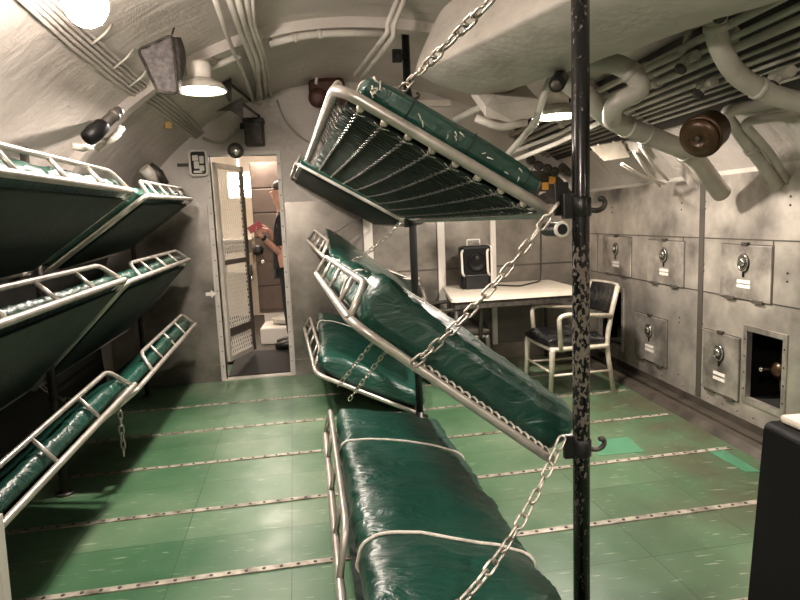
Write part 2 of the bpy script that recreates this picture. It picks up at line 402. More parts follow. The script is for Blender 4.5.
# locker wall: one long worn sheet metal face, an opening cut for each open bay
def quadwall(holes, y0, y1, z0, z1):
    ys = sorted({y0, y1, *[h[0] for h in holes], *[h[1] for h in holes]})
    zs = sorted({z0, z1, *[h[2] for h in holes], *[h[3] for h in holes]})
    mb = MB()
    for a, b in zip(ys, ys[1:]):
        for c, d in zip(zs, zs[1:]):
            if any(h[0] <= a and b <= h[1] and h[2] <= c and d <= h[3] for h in holes): continue
            mb.bb((XW, a, c), (XW + 0.03, b, d))
    return mb
def wpx(x, y): return Px(x, y, XW)
h1 = (wpx(783, 366).y, wpx(747, 366).y, wpx(765, 405).z, wpx(765, 335).z)
h2 = (wpx(622, 320).y, wpx(600, 320).y, wpx(612, 343).z, wpx(612, 290).z)
struct(quadwall([h1, h2], YB, 6.27, 0.085, 1.72).build('wall_right', M['panel2']))
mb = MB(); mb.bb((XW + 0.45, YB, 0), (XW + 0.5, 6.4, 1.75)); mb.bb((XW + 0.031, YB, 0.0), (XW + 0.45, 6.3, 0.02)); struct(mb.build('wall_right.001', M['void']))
struct(MB().bb((XW, YB, 1.72), (XW + 0.5, 6.3, 1.75)).build('trim_1', M['cream']))
struct(MB().bb((XW + 0.0, YB, 0), (XW + 0.028, 6.24, 0.085)).build('baseboard_right', M['toe']))
mb = MB(); mb.prism([V((2.40, 6.2, 0)), V((2.50, 6.2, 0)), V((2.50, 6.2, 0.045)), V((2.44, 6.2, 0.045))], (0.08, -9 + 0.2, 0)); struct(mb.build('trim_2', M['toe']))
struct(MB().bb((2.58, YB, 0.0), (XW, 6.2, 0.03)).build('trim_3', M['toe']))
# seam batten between the locker faces
y = wpx(701, 290).y
struct(MB().bb((XW - 0.008, y - 0.028, 0.1), (XW, y + 0.028, 1.72)).build('trim_4', M['seam']))
for i, (px, z0, z1) in enumerate([(741, 0.895, 1.29)]): pass
mb = MB()
for z in (1.29, 0.90): mb.bb((XW - 0.004, YB, z - 0.004), (XW, 6.2, z + 0.004))
for px in (598, 683, 773):
    yy = wpx(px, 260).y; mb.bb((XW - 0.003, yy - 0.004, 0.9), (XW, yy + 0.004, 1.29))
for yy in (wpx(690, 250).y + 0.12, wpx(690, 250).y - 0.18, wpx(690, 250).y + 1.3, wpx(690, 250).y - 1.0):
    for z in (0.2, 0.62, 0.66, 1.05, 1.10, 1.5, 1.55): mb.ball((XW - 0.001, yy, z), 0.008, 8)
for k_ in range(40): mb.ball((XW - 0.001, 6.1 - 0.16 * k_, 0.125), 0.006, 8)
struct(mb.build('trim_5', M['seam']))
# added dark sheet, paints shade into the gaps between the right shoulder pipes
def ang_px(x, y):
    p = hull_hit(x, y); return math.atan2((p.z - HC[1]) / HB, (p.x - HC[0]) / HR)
hull_strip('ceiling.002', ang_px(770, 96), ang_px(770, -14), 8, M['hull_shade'], inset=0.03, th=0.004, y0=0.1, y1=6.2, dent=0.0)
# ---- bulkhead with the doorway
dl, dr, dz0, dz1 = -1.165, -0.535, 0.0, 2.19
mb = MB()
def arch(xa, xb, zlo):
    n = max(2, int((xb - xa) / 0.12)); top = []
    for i in range(n + 1):
        x = xa + (xb - xa) * i / n; top.append((x, hull_z(x, -0.06)))
    poly = [Bk(xa, zlo), Bk(xb, zlo)] + [Bk(x, z) for x, z in reversed(top)]
    mb.prism(poly, (0, 0.06, 0))
arch(-2.32, dl, 0); arch(dl, dr, dz1); arch(dr, 2.9, 0)
struct(mb.build('wall_back', M['hull']))
# metal cladding on the bulkhead's lower part
def clad(name, x0, x1, z0, z1, mat, th=0.012):
    return struct(MB().prism([Bk(x0, z0), Bk(x1, z0), Bk(x1, z1), Bk(x0, z1)], (0, -th, 0)).build(name, mat))
clad('trim_6', -2.2, dl - 0.05, 0.0, 1.73, M['bpanel'])
clad('trim_7', dr + 0.05, 0.28, 0.0, 1.73, M['bpanel'])
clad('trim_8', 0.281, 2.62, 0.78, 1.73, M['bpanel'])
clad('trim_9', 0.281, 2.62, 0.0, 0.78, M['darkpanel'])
clad('baseboard_back', dr + 0.05, 2.3, 0.0, 0.16, M['bpanel'], 0.03)
clad('baseboard_left', -2.0, dl - 0.05, 0.0, 0.17, M['bpanel'], 0.025)
def clad2(name, x0, x1, z0, z1, mat): return struct(MB().prism([Bk(x0, z0, 0.012), Bk(x1, z0, 0.012), Bk(x1, z1, 0.012), Bk(x0, z1, 0.012)], (0, -0.004, 0)).build(name, mat))
clad2('trim_10', 0.6, 2.6, 0.98, 1.0, M['seam'])
clad2('trim_11', 1.64, 1.645, 0.8, 1.7, M['seam'])
# door frame
mb = MB(); fw = 0.036
def frame_box(x0, x1, z0, z1, off0=0.02, off1=-0.08):
    mb.prism([Bk(x0, z0, off0), Bk(x1, z0, off0), Bk(x1, z1, off0), Bk(x0, z1, off0)], (0, off0 - off1, 0))
frame_box(dl - fw, dl, 0, dz1 + fw); frame_box(dr, dr + fw, 0, dz1 + fw); frame_box(dl, dr, dz1, dz1 + fw); frame_box(dl, dr, 0.0, 0.012)
struct(mb.build('door_frame_1', M['cream']))
mb = MB()
for x in (dl - fw / 2, dr + fw / 2):
    for k in range(14): mb.ball(Bk(x, 0.15 + k * 0.15, 0.022), 0.007, 8)
struct(mb.build('trim_12', M['seam']))
# white stanchions riveted to the bulkhead
for i, (pa, pb, wd) in enumerate([((368, 215), (370, 300), 0.09), ((441, 215), (441.5, 320), 0.075), ((492, 215), (494, 345), 0.055)]):
    a, b = Bp(*pa), Bp(*pb); x = (a.x + b.x) / 2
    zt = 1.73; zb = 0.16
    struct(MB().prism([Bk(x - wd / 2, zb, 0.012), Bk(x + wd / 2, zb, 0.012), Bk(x + wd / 2, zt, 0.012), Bk(x - wd / 2, zt, 0.012)], (0, -0.035, 0)).build('trim_%d' % (13 + i), M['white']))
# rear end of the compartment, behind the camera
poly = [V((-2.32, YB, 0)), V((3.0, YB, 0))]
for i in range(25):
    t = 0.45 + (PI - 0.45 - 0.1) * i / 24; x, z = hull_ang(t, -0.03); poly.append(V((x, YB, z)))
struct(MB().prism(poly, (0, -0.06, 0)).build('wall_front', M['hull']))
# ring frame round the hull
def ring(name, yc, wd, dep, mat, t0=TR - 0.02, t1=TL + 0.12, fl=0.0):
    rings = []
    for i in range(49):
        t = t0 + (t1 - t0) * i / 48
        o = hull_ang(t, -0.03); a = hull_ang(t, dep)
        rings.append([V((o[0], yc - wd / 2, o[1])), V((a[0], yc - wd / 2, a[1])), V((a[0], yc + wd / 2, a[1])), V((o[0], yc + wd / 2, o[1]))])
    return struct(MB().loft(rings, smooth=False).build(name, mat))
ring('trim_16', 4.25, 0.10, 0.075, M['hull'])
ring('trim_17', 0.4, 0.10, 0.075, M['hull'])
# shelf flange where the ring frame meets the hull on the left
# dark ramp in the doorway, up to the next compartment's deck
struct(MB().prism([Bk(dl, 0.013, -0.08), Bk(dr, 0.013, -0.08), V((dr, 6.74, 0.12)), V((dl, 6.74, 0.12))], (0, 0, 0.008)).build('trim_33', M['void']))
# ---- studded strips across the floor
k = 0
for y0 in (1.22, 1.88, 2.56, 3.22, 3.90, 4.56, 5.24):
    a, b = V((-2.0, y0 - 0.07 * 2.0, 0)), V((2.38, y0 + 0.07 * 2.38, 0)); d = (b - a).normalized(); nrm = V((-d.y, d.x, 0)) * 0.018
    mb = MB(); mb.prism([a - nrm, b - nrm, b + nrm, a + nrm], (0, 0, 0.006))
    s = struct(mb.build('trim_%d' % (20 + k), M['strip'])); k += 1
    st = MB(); L = (b - a).length; q = 0.03
    while q < L:
        c = a + d * q; st.rev([(0.0085, 0.006), (0.0085, 0.0085), (0.004, 0.0085)], c, (0, 0, 1), 8); q += 0.075
    st.build('stud_row', M['iron'], s)['kind'] = 'structure'
pc = Pz(732, 460, 0); struct(MB().prism([Pz(706, 450, 0.0), Pz(718, 447, 0.0), Pz(760, 472, 0), Pz(745, 472, 0)], (0, 0, 0.003)).build('trim_30', M['patch']))
struct(MB().prism([Pz(598, 456, 0.0), Pz(645, 452, 0.0), Pz(628, 437, 0), Pz(598, 440, 0)], (0, 0, 0.0025)).build('trim_31', M['patch']))

# ---------------------------------------------------------------- the next compartment, seen through the doorway
struct(MB().bb((-2.4, 6.75, -0.05), (1.2, 9.6, 0.13)).build('floor.001', M['toe']))
struct(MB().bb((-2.4, 6.08, 2.62), (1.2, 9.6, 2.68)).build('ceiling.001', M['nextwall']))
struct(MB().bb((-2.4, 9.55, 0.13), (1.2, 9.6, 2.62)).build('wall_far', M['nextwall']))
struct(MB().bb((-2.0, 6.35, 0.0), (-1.95, 9.6, 2.62)).build('wall_left.001', M['nextwall']))
struct(MB().bb((0.6, 6.35, 0.0), (0.65, 9.6, 2.62)).build('wall_right.002', M['nextwall']))
struct(MB().bb((-2.4, 6.74, 0.0), (1.2, 6.75, 0.128)).build('trim_32', M['toe']))
# ---------------------------------------------------------------- bunks
def mattress_mesh(mb, o, U, W, N, L, Wd, T, seed, puff=0.02, wr=0.010, sag=0.0, exp=4.0, tip=0.05, lump=0.0):
    """o = near hinge corner on the frame plane, U along, W across (hinge -> outer), N up out of the bunk"""
    nu, nv = 96, 56; rings = []
    for i in range(nu + 1):
        u = i / nu; e = min(u, 1 - u) * L
        sh = 1.0 if e > tip else math.sqrt(max(0.0, 1 - (1 - e / tip) ** 2)) * 0.55 + 0.45
        if i in (0, nu): sh = 0.42
        ring = []
        for k in range(nv):
            a = 2 * PI * k / nv; ca, sa = math.cos(a), math.sin(a)
            x = math.copysign(abs(ca) ** (2 / exp), ca); y = math.copysign(abs(sa) ** (2 / exp), sa)
            w = Wd / 2 + x * Wd / 2 * (0.90 + 0.10 * sh)
            h = T / 2 + y * (T / 2) * sh * (1 + puff / T * 2 * (1 - x * x) * math.sin(PI * min(1, max(0, u))) * (1 if y > 0 else 0))
            p = o + U * (u * L) + W * w + N * h
            q = V((u * L * 3.0, w * 7.0, h * 7 + seed * 3.7))
            n1 = noise.noise(q) ; n2 = noise.noise(V((u * L * 9 + n1 * 2, w * 5.0 + seed, h * 4 + 9)))
            n3 = 1 - abs(noise.noise(V((u * L * 13 + 2 * n1, w * 3.0 + seed * 2, h * 3))) * 2)
            dsp = n1 * wr + n2 * wr * 0.6 + max(0, n3 - 0.7) * wr * 2.2
            if lump: dsp += lump * max(0, noise.noise(V((u * L * 2.2, w * 2.0, seed * 5.1))))
            dirn = (W * x * 0.5 + N * y).normalized()
            ring.append(p + dirn * dsp * (1.0 if y > -0.2 else 0.3))
        rings.append(ring)
    mb.loft(rings); return rings

def bunk(label, A, B, U, L, LD=None, T=0.10, rail=(0.08, 0.92), rail_h=0.12, bars=3, wires=False, straps=(), seed=1, mat_o=(0.02, 0.02), r=0.017, group='hinged pipe-frame bunks', lean=0.0,
         corner=0.09, mL=None, m0=None, mW=None, lump=0.0, wr=0.010, mattress=True, strap_r=0.006, C1=None, D1=None, exp=4.0, puff=0.02):
    """A hinge-side near corner, B outer near corner, U unit vector along, L length"""
    A, B, U = V(A), V(B), V(U).normalized()
    D, Cc = A + U * L, B + U * L
    if C1 is not None: Cc = V(C1); D = V(D1)
    Wv = (B - A); width = Wv.length; W = Wv.normalized()
    Uo = (Cc - B).normalized(); N = W.cross(U)
    if N.z < 0: N = -N
    N.normalize()
    root = thing('bunk', label, 'bunk', (A + Cc) / 2, group)
    fr = MB(); fr.tube(fillet([A, B, Cc, D], corner, 6, True), r, 12, True); fr.build('frame', M['tube'], root)
    if rail:
        g = MB(); u0, u1 = rail; Lo = (Cc - B).length
        gd = (N + (-W) * lean).normalized() * rail_h
        p0, p1 = B + Uo * (u0 * Lo), B + Uo * (u1 * Lo); s = 0.07
        gr = MB(); gr.tube(fillet([p0, p0 + Uo * s + gd, p1 - Uo * s + gd, p1], 0.06, 5), r * 0.8, 10)
        go = gr.build('guard_rail', M['tube'], root)
        for k in range(bars):
            t = (k + 0.6) / (bars + 0.45); q = lerp(p0 + Uo * s, p1 - Uo * s, t)
            MB().tube([q, q + gd], r * 0.62, 8).build('crossbar', M['tube'], go)
    # spring netting stretched inside the frame
    net = MB(); ins = 0.055; sagn = -N * 0.02
    a, b = A + W * ins + U * ins, B - W * ins + Uo * ins; c, d = Cc - W * ins - Uo * ins, D + W * ins - U * ins
    n1, n2 = 12, 22; grid = []
    for i in range(n2 + 1):
        row = []
        for k in range(n1 + 1):
            s_, t_ = k / n1, i / n2; p = lerp(lerp(a, b, s_), lerp(d, c, s_), t_)
            row.append(p + sagn * (1 + 1.2 * math.sin(PI * s_) * math.sin(PI * t_)))
        grid.append(row)
    vs = [p for row in grid for p in row]; fs = []
    for i in range(n2):
        for k in range(n1):
            q = i * (n1 + 1) + k; fs.append((q, q + 1, q + n1 + 2, q + n1 + 1))
    off = len(vs); vs2 = vs + [p + N * 0.012 for p in vs]
    fs2 = fs + [tuple(x + off for x in f)[::-1] for f in fs]
    net.add(vs2, fs2, True); no = net.build('canvas', M['net'], root)
    if wires:
        def gp(s_, t_, dn=0.008): return lerp(lerp(a, b, s_), lerp(d, c, s_), t_) + sagn * (1 + 1.2 * math.sin(PI * s_) * math.sin(PI * t_)) - N * dn
        wm = MB(); nr = 8
        for k in range(nr):
            s_ = (k + 0.5) / nr; pts = []; m = 64
            for i in range(m + 1):
                t_ = i / m; zig = 0.006 * (1 if i % 2 else -1)
                pts.append(gp(s_, t_, 0.008 + 0.004 * (i % 2)) + W * zig)
            wm.tube(pts, 0.0024, 5)
            wm.tube([p - W * 0 + N * 0.004 + W * (-2 * 0.006 * (1 if i % 2 else -1)) for i, p in enumerate(pts)], 0.0024, 5)
        wm.build('spring_wires', M['wire'], root)
        cm = MB()
        for i in range(1, 48):
            t_ = i / 48; cm.tube([gp(s / 16, t_ + 0.006 * math.sin(s * 2.1 + i), 0.005) for s in range(17)], 0.0036, 5)
        cm.build('cross_cords', M['cordgreen'], root)
        # hooks and springs that tie the net to the pipe
        for k in range(nr):
            s_ = (k + 0.5) / nr
            for (t_, e0, e1, dd) in ((0.0, A, B, U), (1.0, D, Cc, -U)):
                p = gp(s_, t_, 0.006); e = e0 + (e1 - e0) * ((s_ * (width - 2 * ins) + ins) / width)
                sp = MB()
                e2 = e + dd * 0.0; pts = [];
                for j in range(25):
                    f = j / 24; q = lerp(e2, p, f); an = j * 1.57
                    pts.append(q + (W * math.cos(an) + N * math.sin(an)) * (0.009 if 3 < j < 21 else 0.003))
                sp.tube(pts, 0.0026, 5); so = sp.build('end_spring', M['wire'], root)
                kq = lerp(e, p, 0.42) - N * 0.004; MB().ball(kq, 0.014, 8, (1, 1, 1.25)).build('pipe_clip', M['alu'], so)
                MB().tube([p - W * 0.03, p + dd * 0.02 - N * 0.003, p + W * 0.03], 0.0032, 5).build('hook', M['chrome'], so)
        for (e0, e1, ss) in ((A, D, 0.0), (B, Cc, 1.0)):
            sp = MB()
            for i in range(1, 24):
                t_ = i / 24; e = lerp(e0, e1, t_); sp.tube([e, gp(ss, (t_)), gp(ss, min(1, t_ + 0.02)), e + U * 0.03], 0.0022, 5)
            sp.build('side_lacing', M['wire'], root)['kind'] = 'stuff'
    mt = None
    if mattress:
        mo = MB(); s0 = m0 if m0 is not None else mat_o[0]; ml = mL if mL else L - 2 * mat_o[0]; mw = mW if mW else width - 2 * mat_o[1]
        w0 = mat_o[1]
        uu = U if C1 is None else ((D - A).normalized() + Uo).normalized()
        o = A + U * s0 + W * w0 + N * (r * 0.6)
        rg = mattress_mesh(mo, o, uu, W, N, ml, mw, T, seed, puff=puff, lump=lump, wr=wr, exp=exp)
        mt = mo.build('mattress', M['vinyl'], root)
        # piping round the upper edge
        for st in straps:
            i = int(st * (len(rg) - 1)); ring = rg[i]; cen = sum(ring, V((0, 0, 0))) / len(ring)
            MB().tube([p + (p - cen).normalized() * 0.005 for p in ring], strap_r, 8, True).build('strap', M['cord'], mt)
    return root, dict(A=A, B=B, C=Cc, D=D, U=U, W=W, N=N, mattress=mt)

def chain(label, p0, p1, sag=0.03, pitch=0.046, wr=0.0042, wide=0.017, group=None, mat=None, name='chain'):
    """a hanging chain of welded links from p0 to p1"""
    p0, p1 = V(p0), V(p1); d = p1 - p0; n = max(3, round((d.length * 1.01) / pitch))
    t = thing(name, label, 'chain', p1 if p1.z < p0.z else p0, group)
    key = (pitch, wr, wide); me = chain_cache.get(key)
    pts = [lerp(p0, p1, i / n) - V((0, 0, sag * 4 * (i / n) * (1 - i / n))) for i in range(n + 1)]
    for i in range(n):
        a, b = pts[i], pts[i + 1]; x = (b - a).normalized()
        s = x.cross(V((0, 0, 1)));
        s = s.normalized() if s.length > 1e-3 else V((1, 0, 0))
        z = x.cross(s)
        if i % 2: s, z = z, -s
        tw = 0.35 * math.sin(i * 1.7); s, z = s * math.cos(tw) + z * math.sin(tw), z * math.cos(tw) - s * math.sin(tw)
        if me is None:
            mb = MB(); hl = pitch / 2 + wr; rr = wide - wr; lo = []
            for k in range(12):
                an = -PI / 2 + PI * k / 11; lo.append(V((hl - rr + rr * math.cos(an) , rr * math.sin(an), 0)))
            for k in range(12):
                an = PI / 2 + PI * k / 11; lo.append(V((-hl + rr + rr * math.cos(an), rr * math.sin(an), 0)))
            mb.tube(lo, wr, 8, True); o = mb.build('chain_link', mat or M['steel']); me = o.data; chain_cache[key] = me
        else:
            o = bpy.data.objects.new('chain_link', me); C.objects.link(o)
        o.parent = t
        mm = Matrix((x, s, z)).transposed().to_4x4(); mm.translation = (a + b) / 2 - t.location
        o.matrix_basis = mm
    return t
chain_cache = {}

# ---- poles that carry the middle bunks
YN, YF = 1.93, 4.42
def pole(label, px, Y, r, zb, zt, hooks, mat):
    b = P(*px, Y); x, y = b.x, b.y
    t = thing('bunk_post', label, 'post', (x, y, zb))
    MB().tube([(x, y, zb), (x, y, (zb + zt) / 2), (x, y, zt)], r, 24).build('pole', mat, t)
    MB().rev([(r + 0.035, 0), (r + 0.035, 0.012), (r + 0.005, 0.016), (r + 0.005, 0.05)], (x, y, zb), (0, 0, 1)).build('base_flange', M['black'], t)
    for hz in hooks:
        k = MB(); k.rev([(r + 0.001, -0.032), (r + 0.005, -0.028), (r + 0.005, 0.028), (r + 0.001, 0.032)], (x, y, hz), (0, 0, 1))
        k.box((x - r - 0.012, y - 0.0, hz + 0.005), (0.045, 0.022, 0.085), bev=0.004)
        c = k.build('clamp', M['black'], t)
        h = [V((x + r, y, hz - 0.01)), V((x + r + 0.03, y, hz - 0.015)), V((x + r + 0.05, y, hz - 0.005)), V((x + r + 0.056, y, hz + 0.012)), V((x + r + 0.046, y, hz + 0.026)), V((x + r + 0.034, y, hz + 0.022))]
        MB().tube(fillet(h, 0.015, 4), [0.011] * 3 + [0.010] * 100 if False else 0.009, 8).build('hook', M['iron'], c)
    return t
pa = P(581, 300, YN); pf = P(412, 210, YF)
pole('thick black chipped bunk post standing in the foreground, right of the near bunks', (581, 300), YN, 0.029, 0, hull_z(pa.x), [P(579, 207, YN).z, P(579, 447, YN).z], M['blackpole'])
pole('thin black bunk post further back, rising behind the netted bunk', (412, 210), YF, 0.028, 0, hull_z(pf.x) + 0.0, [P(408, 97, YF).z, P(412, 222, YF).z], M['black'])
SL = -0.088
Ud = V((SL, 1, 0)).normalized()
# near top bunk: underside with spring net seen from below
A = P(553, 213, 2.0); B = P(336, 86, 2.0)
topb, gT = bunk('topmost near bunk of the middle tier, tilted, its spring-netted underside showing', A, B, Ud, 2.2, wires=True, T=0.095, mat_o=(0.01, 0.07), rail=(0.03, 0.97), rail_h=0.045, seed=2, straps=(0.05, 0.97), strap_r=0.004, wr=0.003, r=0.0195, corner=0.10, bars=4)
# near middle bunk
A = P(560, 466, 2.0); B = P(351, 322, 2.0)
midb, gM = bunk('near middle-tier bunk under the netted bunk, shiny crumpled mattress, chain on its near end', A, B, Ud, 2.2, T=0.17, mat_o=(0.03, 0.03), rail=(0.03, 0.97), rail_h=0.135, seed=5, puff=0.05, exp=7.0, straps=(0.35,), strap_r=0.005, lump=0.08, wr=0.018, corner=0.12, lean=-0.1)
# near bottom bunk with the big mattress strapped by two white cords
A = V((0.70, 1.45, 0.13)); B = V((-0.03, 1.45, 0.28)); U2 = V((-0.05, 1, 0.0))
lowb, gL = bunk('lowest near bunk close to the floor, big green mattress tied by two white cords', A, B, U2, 2.05, T=0.16, mat_o=(0.02, 0.07), mW=0.62, rail=(0.24, 0.97), rail_h=0.17, seed=9, straps=(0.24, 0.72), strap_r=0.006, lump=0.03, wr=0.012, lean=0.0)
# far set, between the thin post and the bulkhead
Uf = V((-0.10, 1, 0)).normalized()
A = P(411, 225, 4.5); B = P(296, 163, 4.5)
bunk('topmost far bunk of the middle tier, mostly hidden behind the netted bunk', A, B, Uf, 1.42, T=0.08, rail=(0.1, 0.9), rail_h=0.1, seed=12, corner=0.06, r=0.013)
A = P(434, 334, 4.5); B = P(325, 258, 4.5); Ce = P(307, 240, 5.9); De = P(418, 282, 5.9)
bunk('far middle-tier bunk seen edge-on in front of the bulkhead, small ladder rail at its tip', A, B, Uf, 1.42, T=0.07, rail=(0.12, 0.95), rail_h=0.12, seed=14, corner=0.05, lean=-0.1, C1=Ce, D1=De, wr=0.004)
A = P(424, 416, 4.5); B = P(316, 374, 4.5); Ce = P(304, 326, 5.9); De = P(405, 348, 5.9)
bunk('lowest far bunk of the middle tier, dark green mattress with ladder rail, near the doorway', A, B, Uf, 1.42, T=0.15, rail=(0.1, 0.95), rail_h=0.13, seed=17, corner=0.10, lean=0.0, C1=Ce, D1=De, straps=(0.75,), strap_r=0.004, lump=0.05, exp=3.0)
# brackets joining the near hinge pipes to the thick post
for (z, yy) in ((0, 0),): pass

# tied ends, torn seams and the open hinge pipe of the two upper near bunks
def near_extras(root, g, lace, seam, rim):
    A, B, U, W, N = g['A'], g['B'], g['U'], g['W'], g['N']; wd = (B - A).length
    if lace:
        pts = []
        for i in range(121):
            s = 0.06 + 0.62 * i / 120; a = i * 2 * PI / 7
            pts.append(A + W * (wd * s) + U * (0.03 - 0.028 * math.cos(a)) + N * (0.012 + 0.014 * math.sin(a)))
        MB().tube(pts, 0.0045, 6).build('end_lacing', M['cord'], root)
    if seam:
        mt = g['mattress']
        for i, (s, n_) in enumerate([(0.09, 2), (0.22, 3), (0.36, 2), (0.50, 4), (0.64, 2), (0.88, 9)]):
            for k in range(n_):
                q = A + W * (wd * (s + random.uniform(-0.03, 0.03))) + U * 0.004 + N * (0.035 + 0.055 * random.random())
                d_ = (W * random.uniform(-0.5, 1) + N * random.uniform(-0.4, 1)).normalized() * random.uniform(0.006, 0.015)
                MB().tube([q - d_, q - U * 0.004, q + d_], 0.0024, 5).build('frayed_stitch', M['cord'], mt)
        for s in (0.16, 0.43, 0.71):
            q = A + W * (wd * s); MB().tube([q + U * 0.012 + N * 0.02, q - U * 0.001 + N * 0.055, q + U * 0.012 + N * 0.105], 0.0018, 5).build('seam', M['net'], mt)
    c = A - U * 0.05 + V((-0.005, 0, -0.055))
    if not rim: return
    h = MB(); h.rev([(0.024, -0.03), (0.024, 0.09), (0.019, 0.09)], c, U, 18, False).build('hinge_pipe', M['black'], root)
    MB().rev([(0.018, -0.031), (0.026, -0.031), (0.027, -0.022), (0.024, -0.02)], c, U, 18, False).build('pipe_rim', M['white'], root)
    MB().rev([(0.0185, -0.028), (0.0185, -0.02)], c, U, 18).build('pipe_bore', M['void'], root)
    MB().box(A + V((0.012, -0.045, 0.045)), (0.05, 0.012, 0.11), None, 0.004).build('hinge_plate', M['black'], root)
near_extras(topb, gT, False, True, True); near_extras(midb, gM, True, False, False)
# ---- chains of the middle tier
chain('upper chain running from the ceiling down to the raised edge of the netted bunk', P(505, -14, 1.45), P(402, 90, 2.0), 0.0, 0.046, 0.0045)
chain('long slack chain slanting from the thick post down to the crumpled middle mattress', P(558, 203, 1.90), P(414, 364, 1.98), 0.035)
chain('lower chain hanging from the thick post across the big strapped mattress', P(563, 436, 1.90), P(452, 612, 1.52), 0.06)
chain('thin pale chain hanging from the netted bunk to the far edge-on bunk', P(404, 218, 4.3), P(342, 265, 4.75), 0.05, 0.05, 0.0042)
chain('left short chain of the two holding the far lowest mattress', P(386, 326, 4.2), P(338, 386, 4.5), 0.0, 0.045, 0.0042)
chain('right short chain of the two holding the far lowest mattress', P(398, 335, 4.2), P(349, 400, 4.45), 0.0, 0.045, 0.0042)
chain('thin dark chain from the bulkhead to the tip of the far edge-on bunk', P(357, 219, 5.9), P(330, 236, 5.6), 0.0, 0.035, 0.003, 0.010)

# ---- bunks folded up along the left side: outer edge raised, inner edge low against the hull
UL = V((-0.07, 1, 0)).normalized()
def left_bunk(label, pB, YB_, pC, YC_, inX, dz, **kw):
    B = P(*pB, YB_); Cc = P(*pC, YC_)
    W = V((-inX, 0.0, -dz)); A = B + W; D = Cc + W
    U = (Cc - B).normalized()
    return bunk(label, A, B, U, (Cc - B).length, C1=Cc, D1=D, group='bunks along the left side', r=0.0155, **kw)
left_bunk('near upper bunk on the left side, pale pipe rail just below the curved hull', (-60, 163), 1.60, (133, 191), 3.48, 0.60, 0.42, T=0.11, rail=(0.05, 0.96), rail_h=0.12, bars=3, seed=21, corner=0.05, mat_o=(0.02, 0.03))
left_bunk('far upper bunk on the left side, short rail ending at the bulkhead', (146, 196), 3.58, (192, 199), 5.5, 0.60, 0.42, T=0.09, rail=(0.05, 0.97), rail_h=0.11, bars=4, seed=22, corner=0.05)
left_bunk('near middle bunk on the left side, crumpled pale mattress behind its rail', (-70, 349), 1.60, (126, 279), 3.48, 0.60, 0.60, T=0.075, rail=(0.05, 0.96), rail_h=0.13, bars=3, seed=23, corner=0.05, lump=0.04)
left_bunk('far middle bunk on the left side, ladder rail near the bulkhead', (128, 282), 3.58, (190, 259), 5.5, 0.60, 0.60, T=0.09, rail=(0.15, 0.97), rail_h=0.12, bars=3, seed=24, corner=0.05, lump=0.03)
left_bunk('near lowest bunk on the left side, green mattress behind a long slanting rail', (-90, 622), 1.62, (136, 383), 3.48, 0.60, 0.47, T=0.11, rail=(0.05, 0.97), rail_h=0.155, bars=3, seed=25, corner=0.04, lump=0.03)
left_bunk('far lowest bunk on the left side, rail running up to the bulkhead corner', (137, 390), 3.58, (196, 323), 5.5, 0.60, 0.47, T=0.10, rail=(0.2, 0.97), rail_h=0.14, bars=3, seed=26, corner=0.04, lump=0.04)
chain('bright chain along the gap between the two left middle bunks', P(100, 303, 3.50), P(44, 364, 3.50), 0.03, 0.05, 0.0045)
chain('loose chain dangling free below the left lowest bunks', P(119, 404, 3.52), P(124, 455, 3.52), 0.0, 0.045, 0.004)
chain('dim slack chain in the shadow behind the left lowest bunks', P(40, 385, 3.6), P(86, 398, 3.55), 0.05, 0.05, 0.004)
# white leg under the near lowest bunk and stanchions at the hull side
q0, q1 = P(-12, 520, 1.98), P(-1, 640, 1.98)
t = thing('support_post', 'pale riveted steel leg under the near end of the left lowest bunk', 'leg', (q1.x, q1.y, 0))
a, b = V((q0.x, q0.y, q0.z)), V((q1.x, q1.y, 0))
mb = MB(); mb.prism([a + V((-.025, 0, 0)), b + V((-.025, 0, 0)), b + V((.025, 0, 0)), a + V((.025, 0, 0))], (0, 0.04, 0)); mb.build('post', M['white'], t)
mb = MB()
for k in range(5): mb.ball(lerp(a, b, 0.1 + 0.18 * k) + V((0.0, -0.002, 0)), 0.007, 8)
mb.build('rivets', M['seam'], t)
for i, (y, lab) in enumerate([(3.53, 'dark upright stanchion between the near and far left bunks'), (5.58, 'dark upright stanchion at the bulkhead end of the left bunks'), (1.5, 'dark upright stanchion at the near end of the left bunks')]):
    x = -1.66 - 0.07 * (y - 3.5)
    zt = hull_z(x - 0.03) - 0.05
    t = thing('bunk_stanchion', lab, 'post', (x, y, 0)); MB().tube([(x, y, 0), (x, y, zt)], 0.022, 12).build('pole', M['iron'], t)
    MB().rev([(0.05, 0), (0.05, 0.01), (0.024, 0.014)], (x, y, 0), (0, 0, 1)).build('base_flange', M['iron'], t)
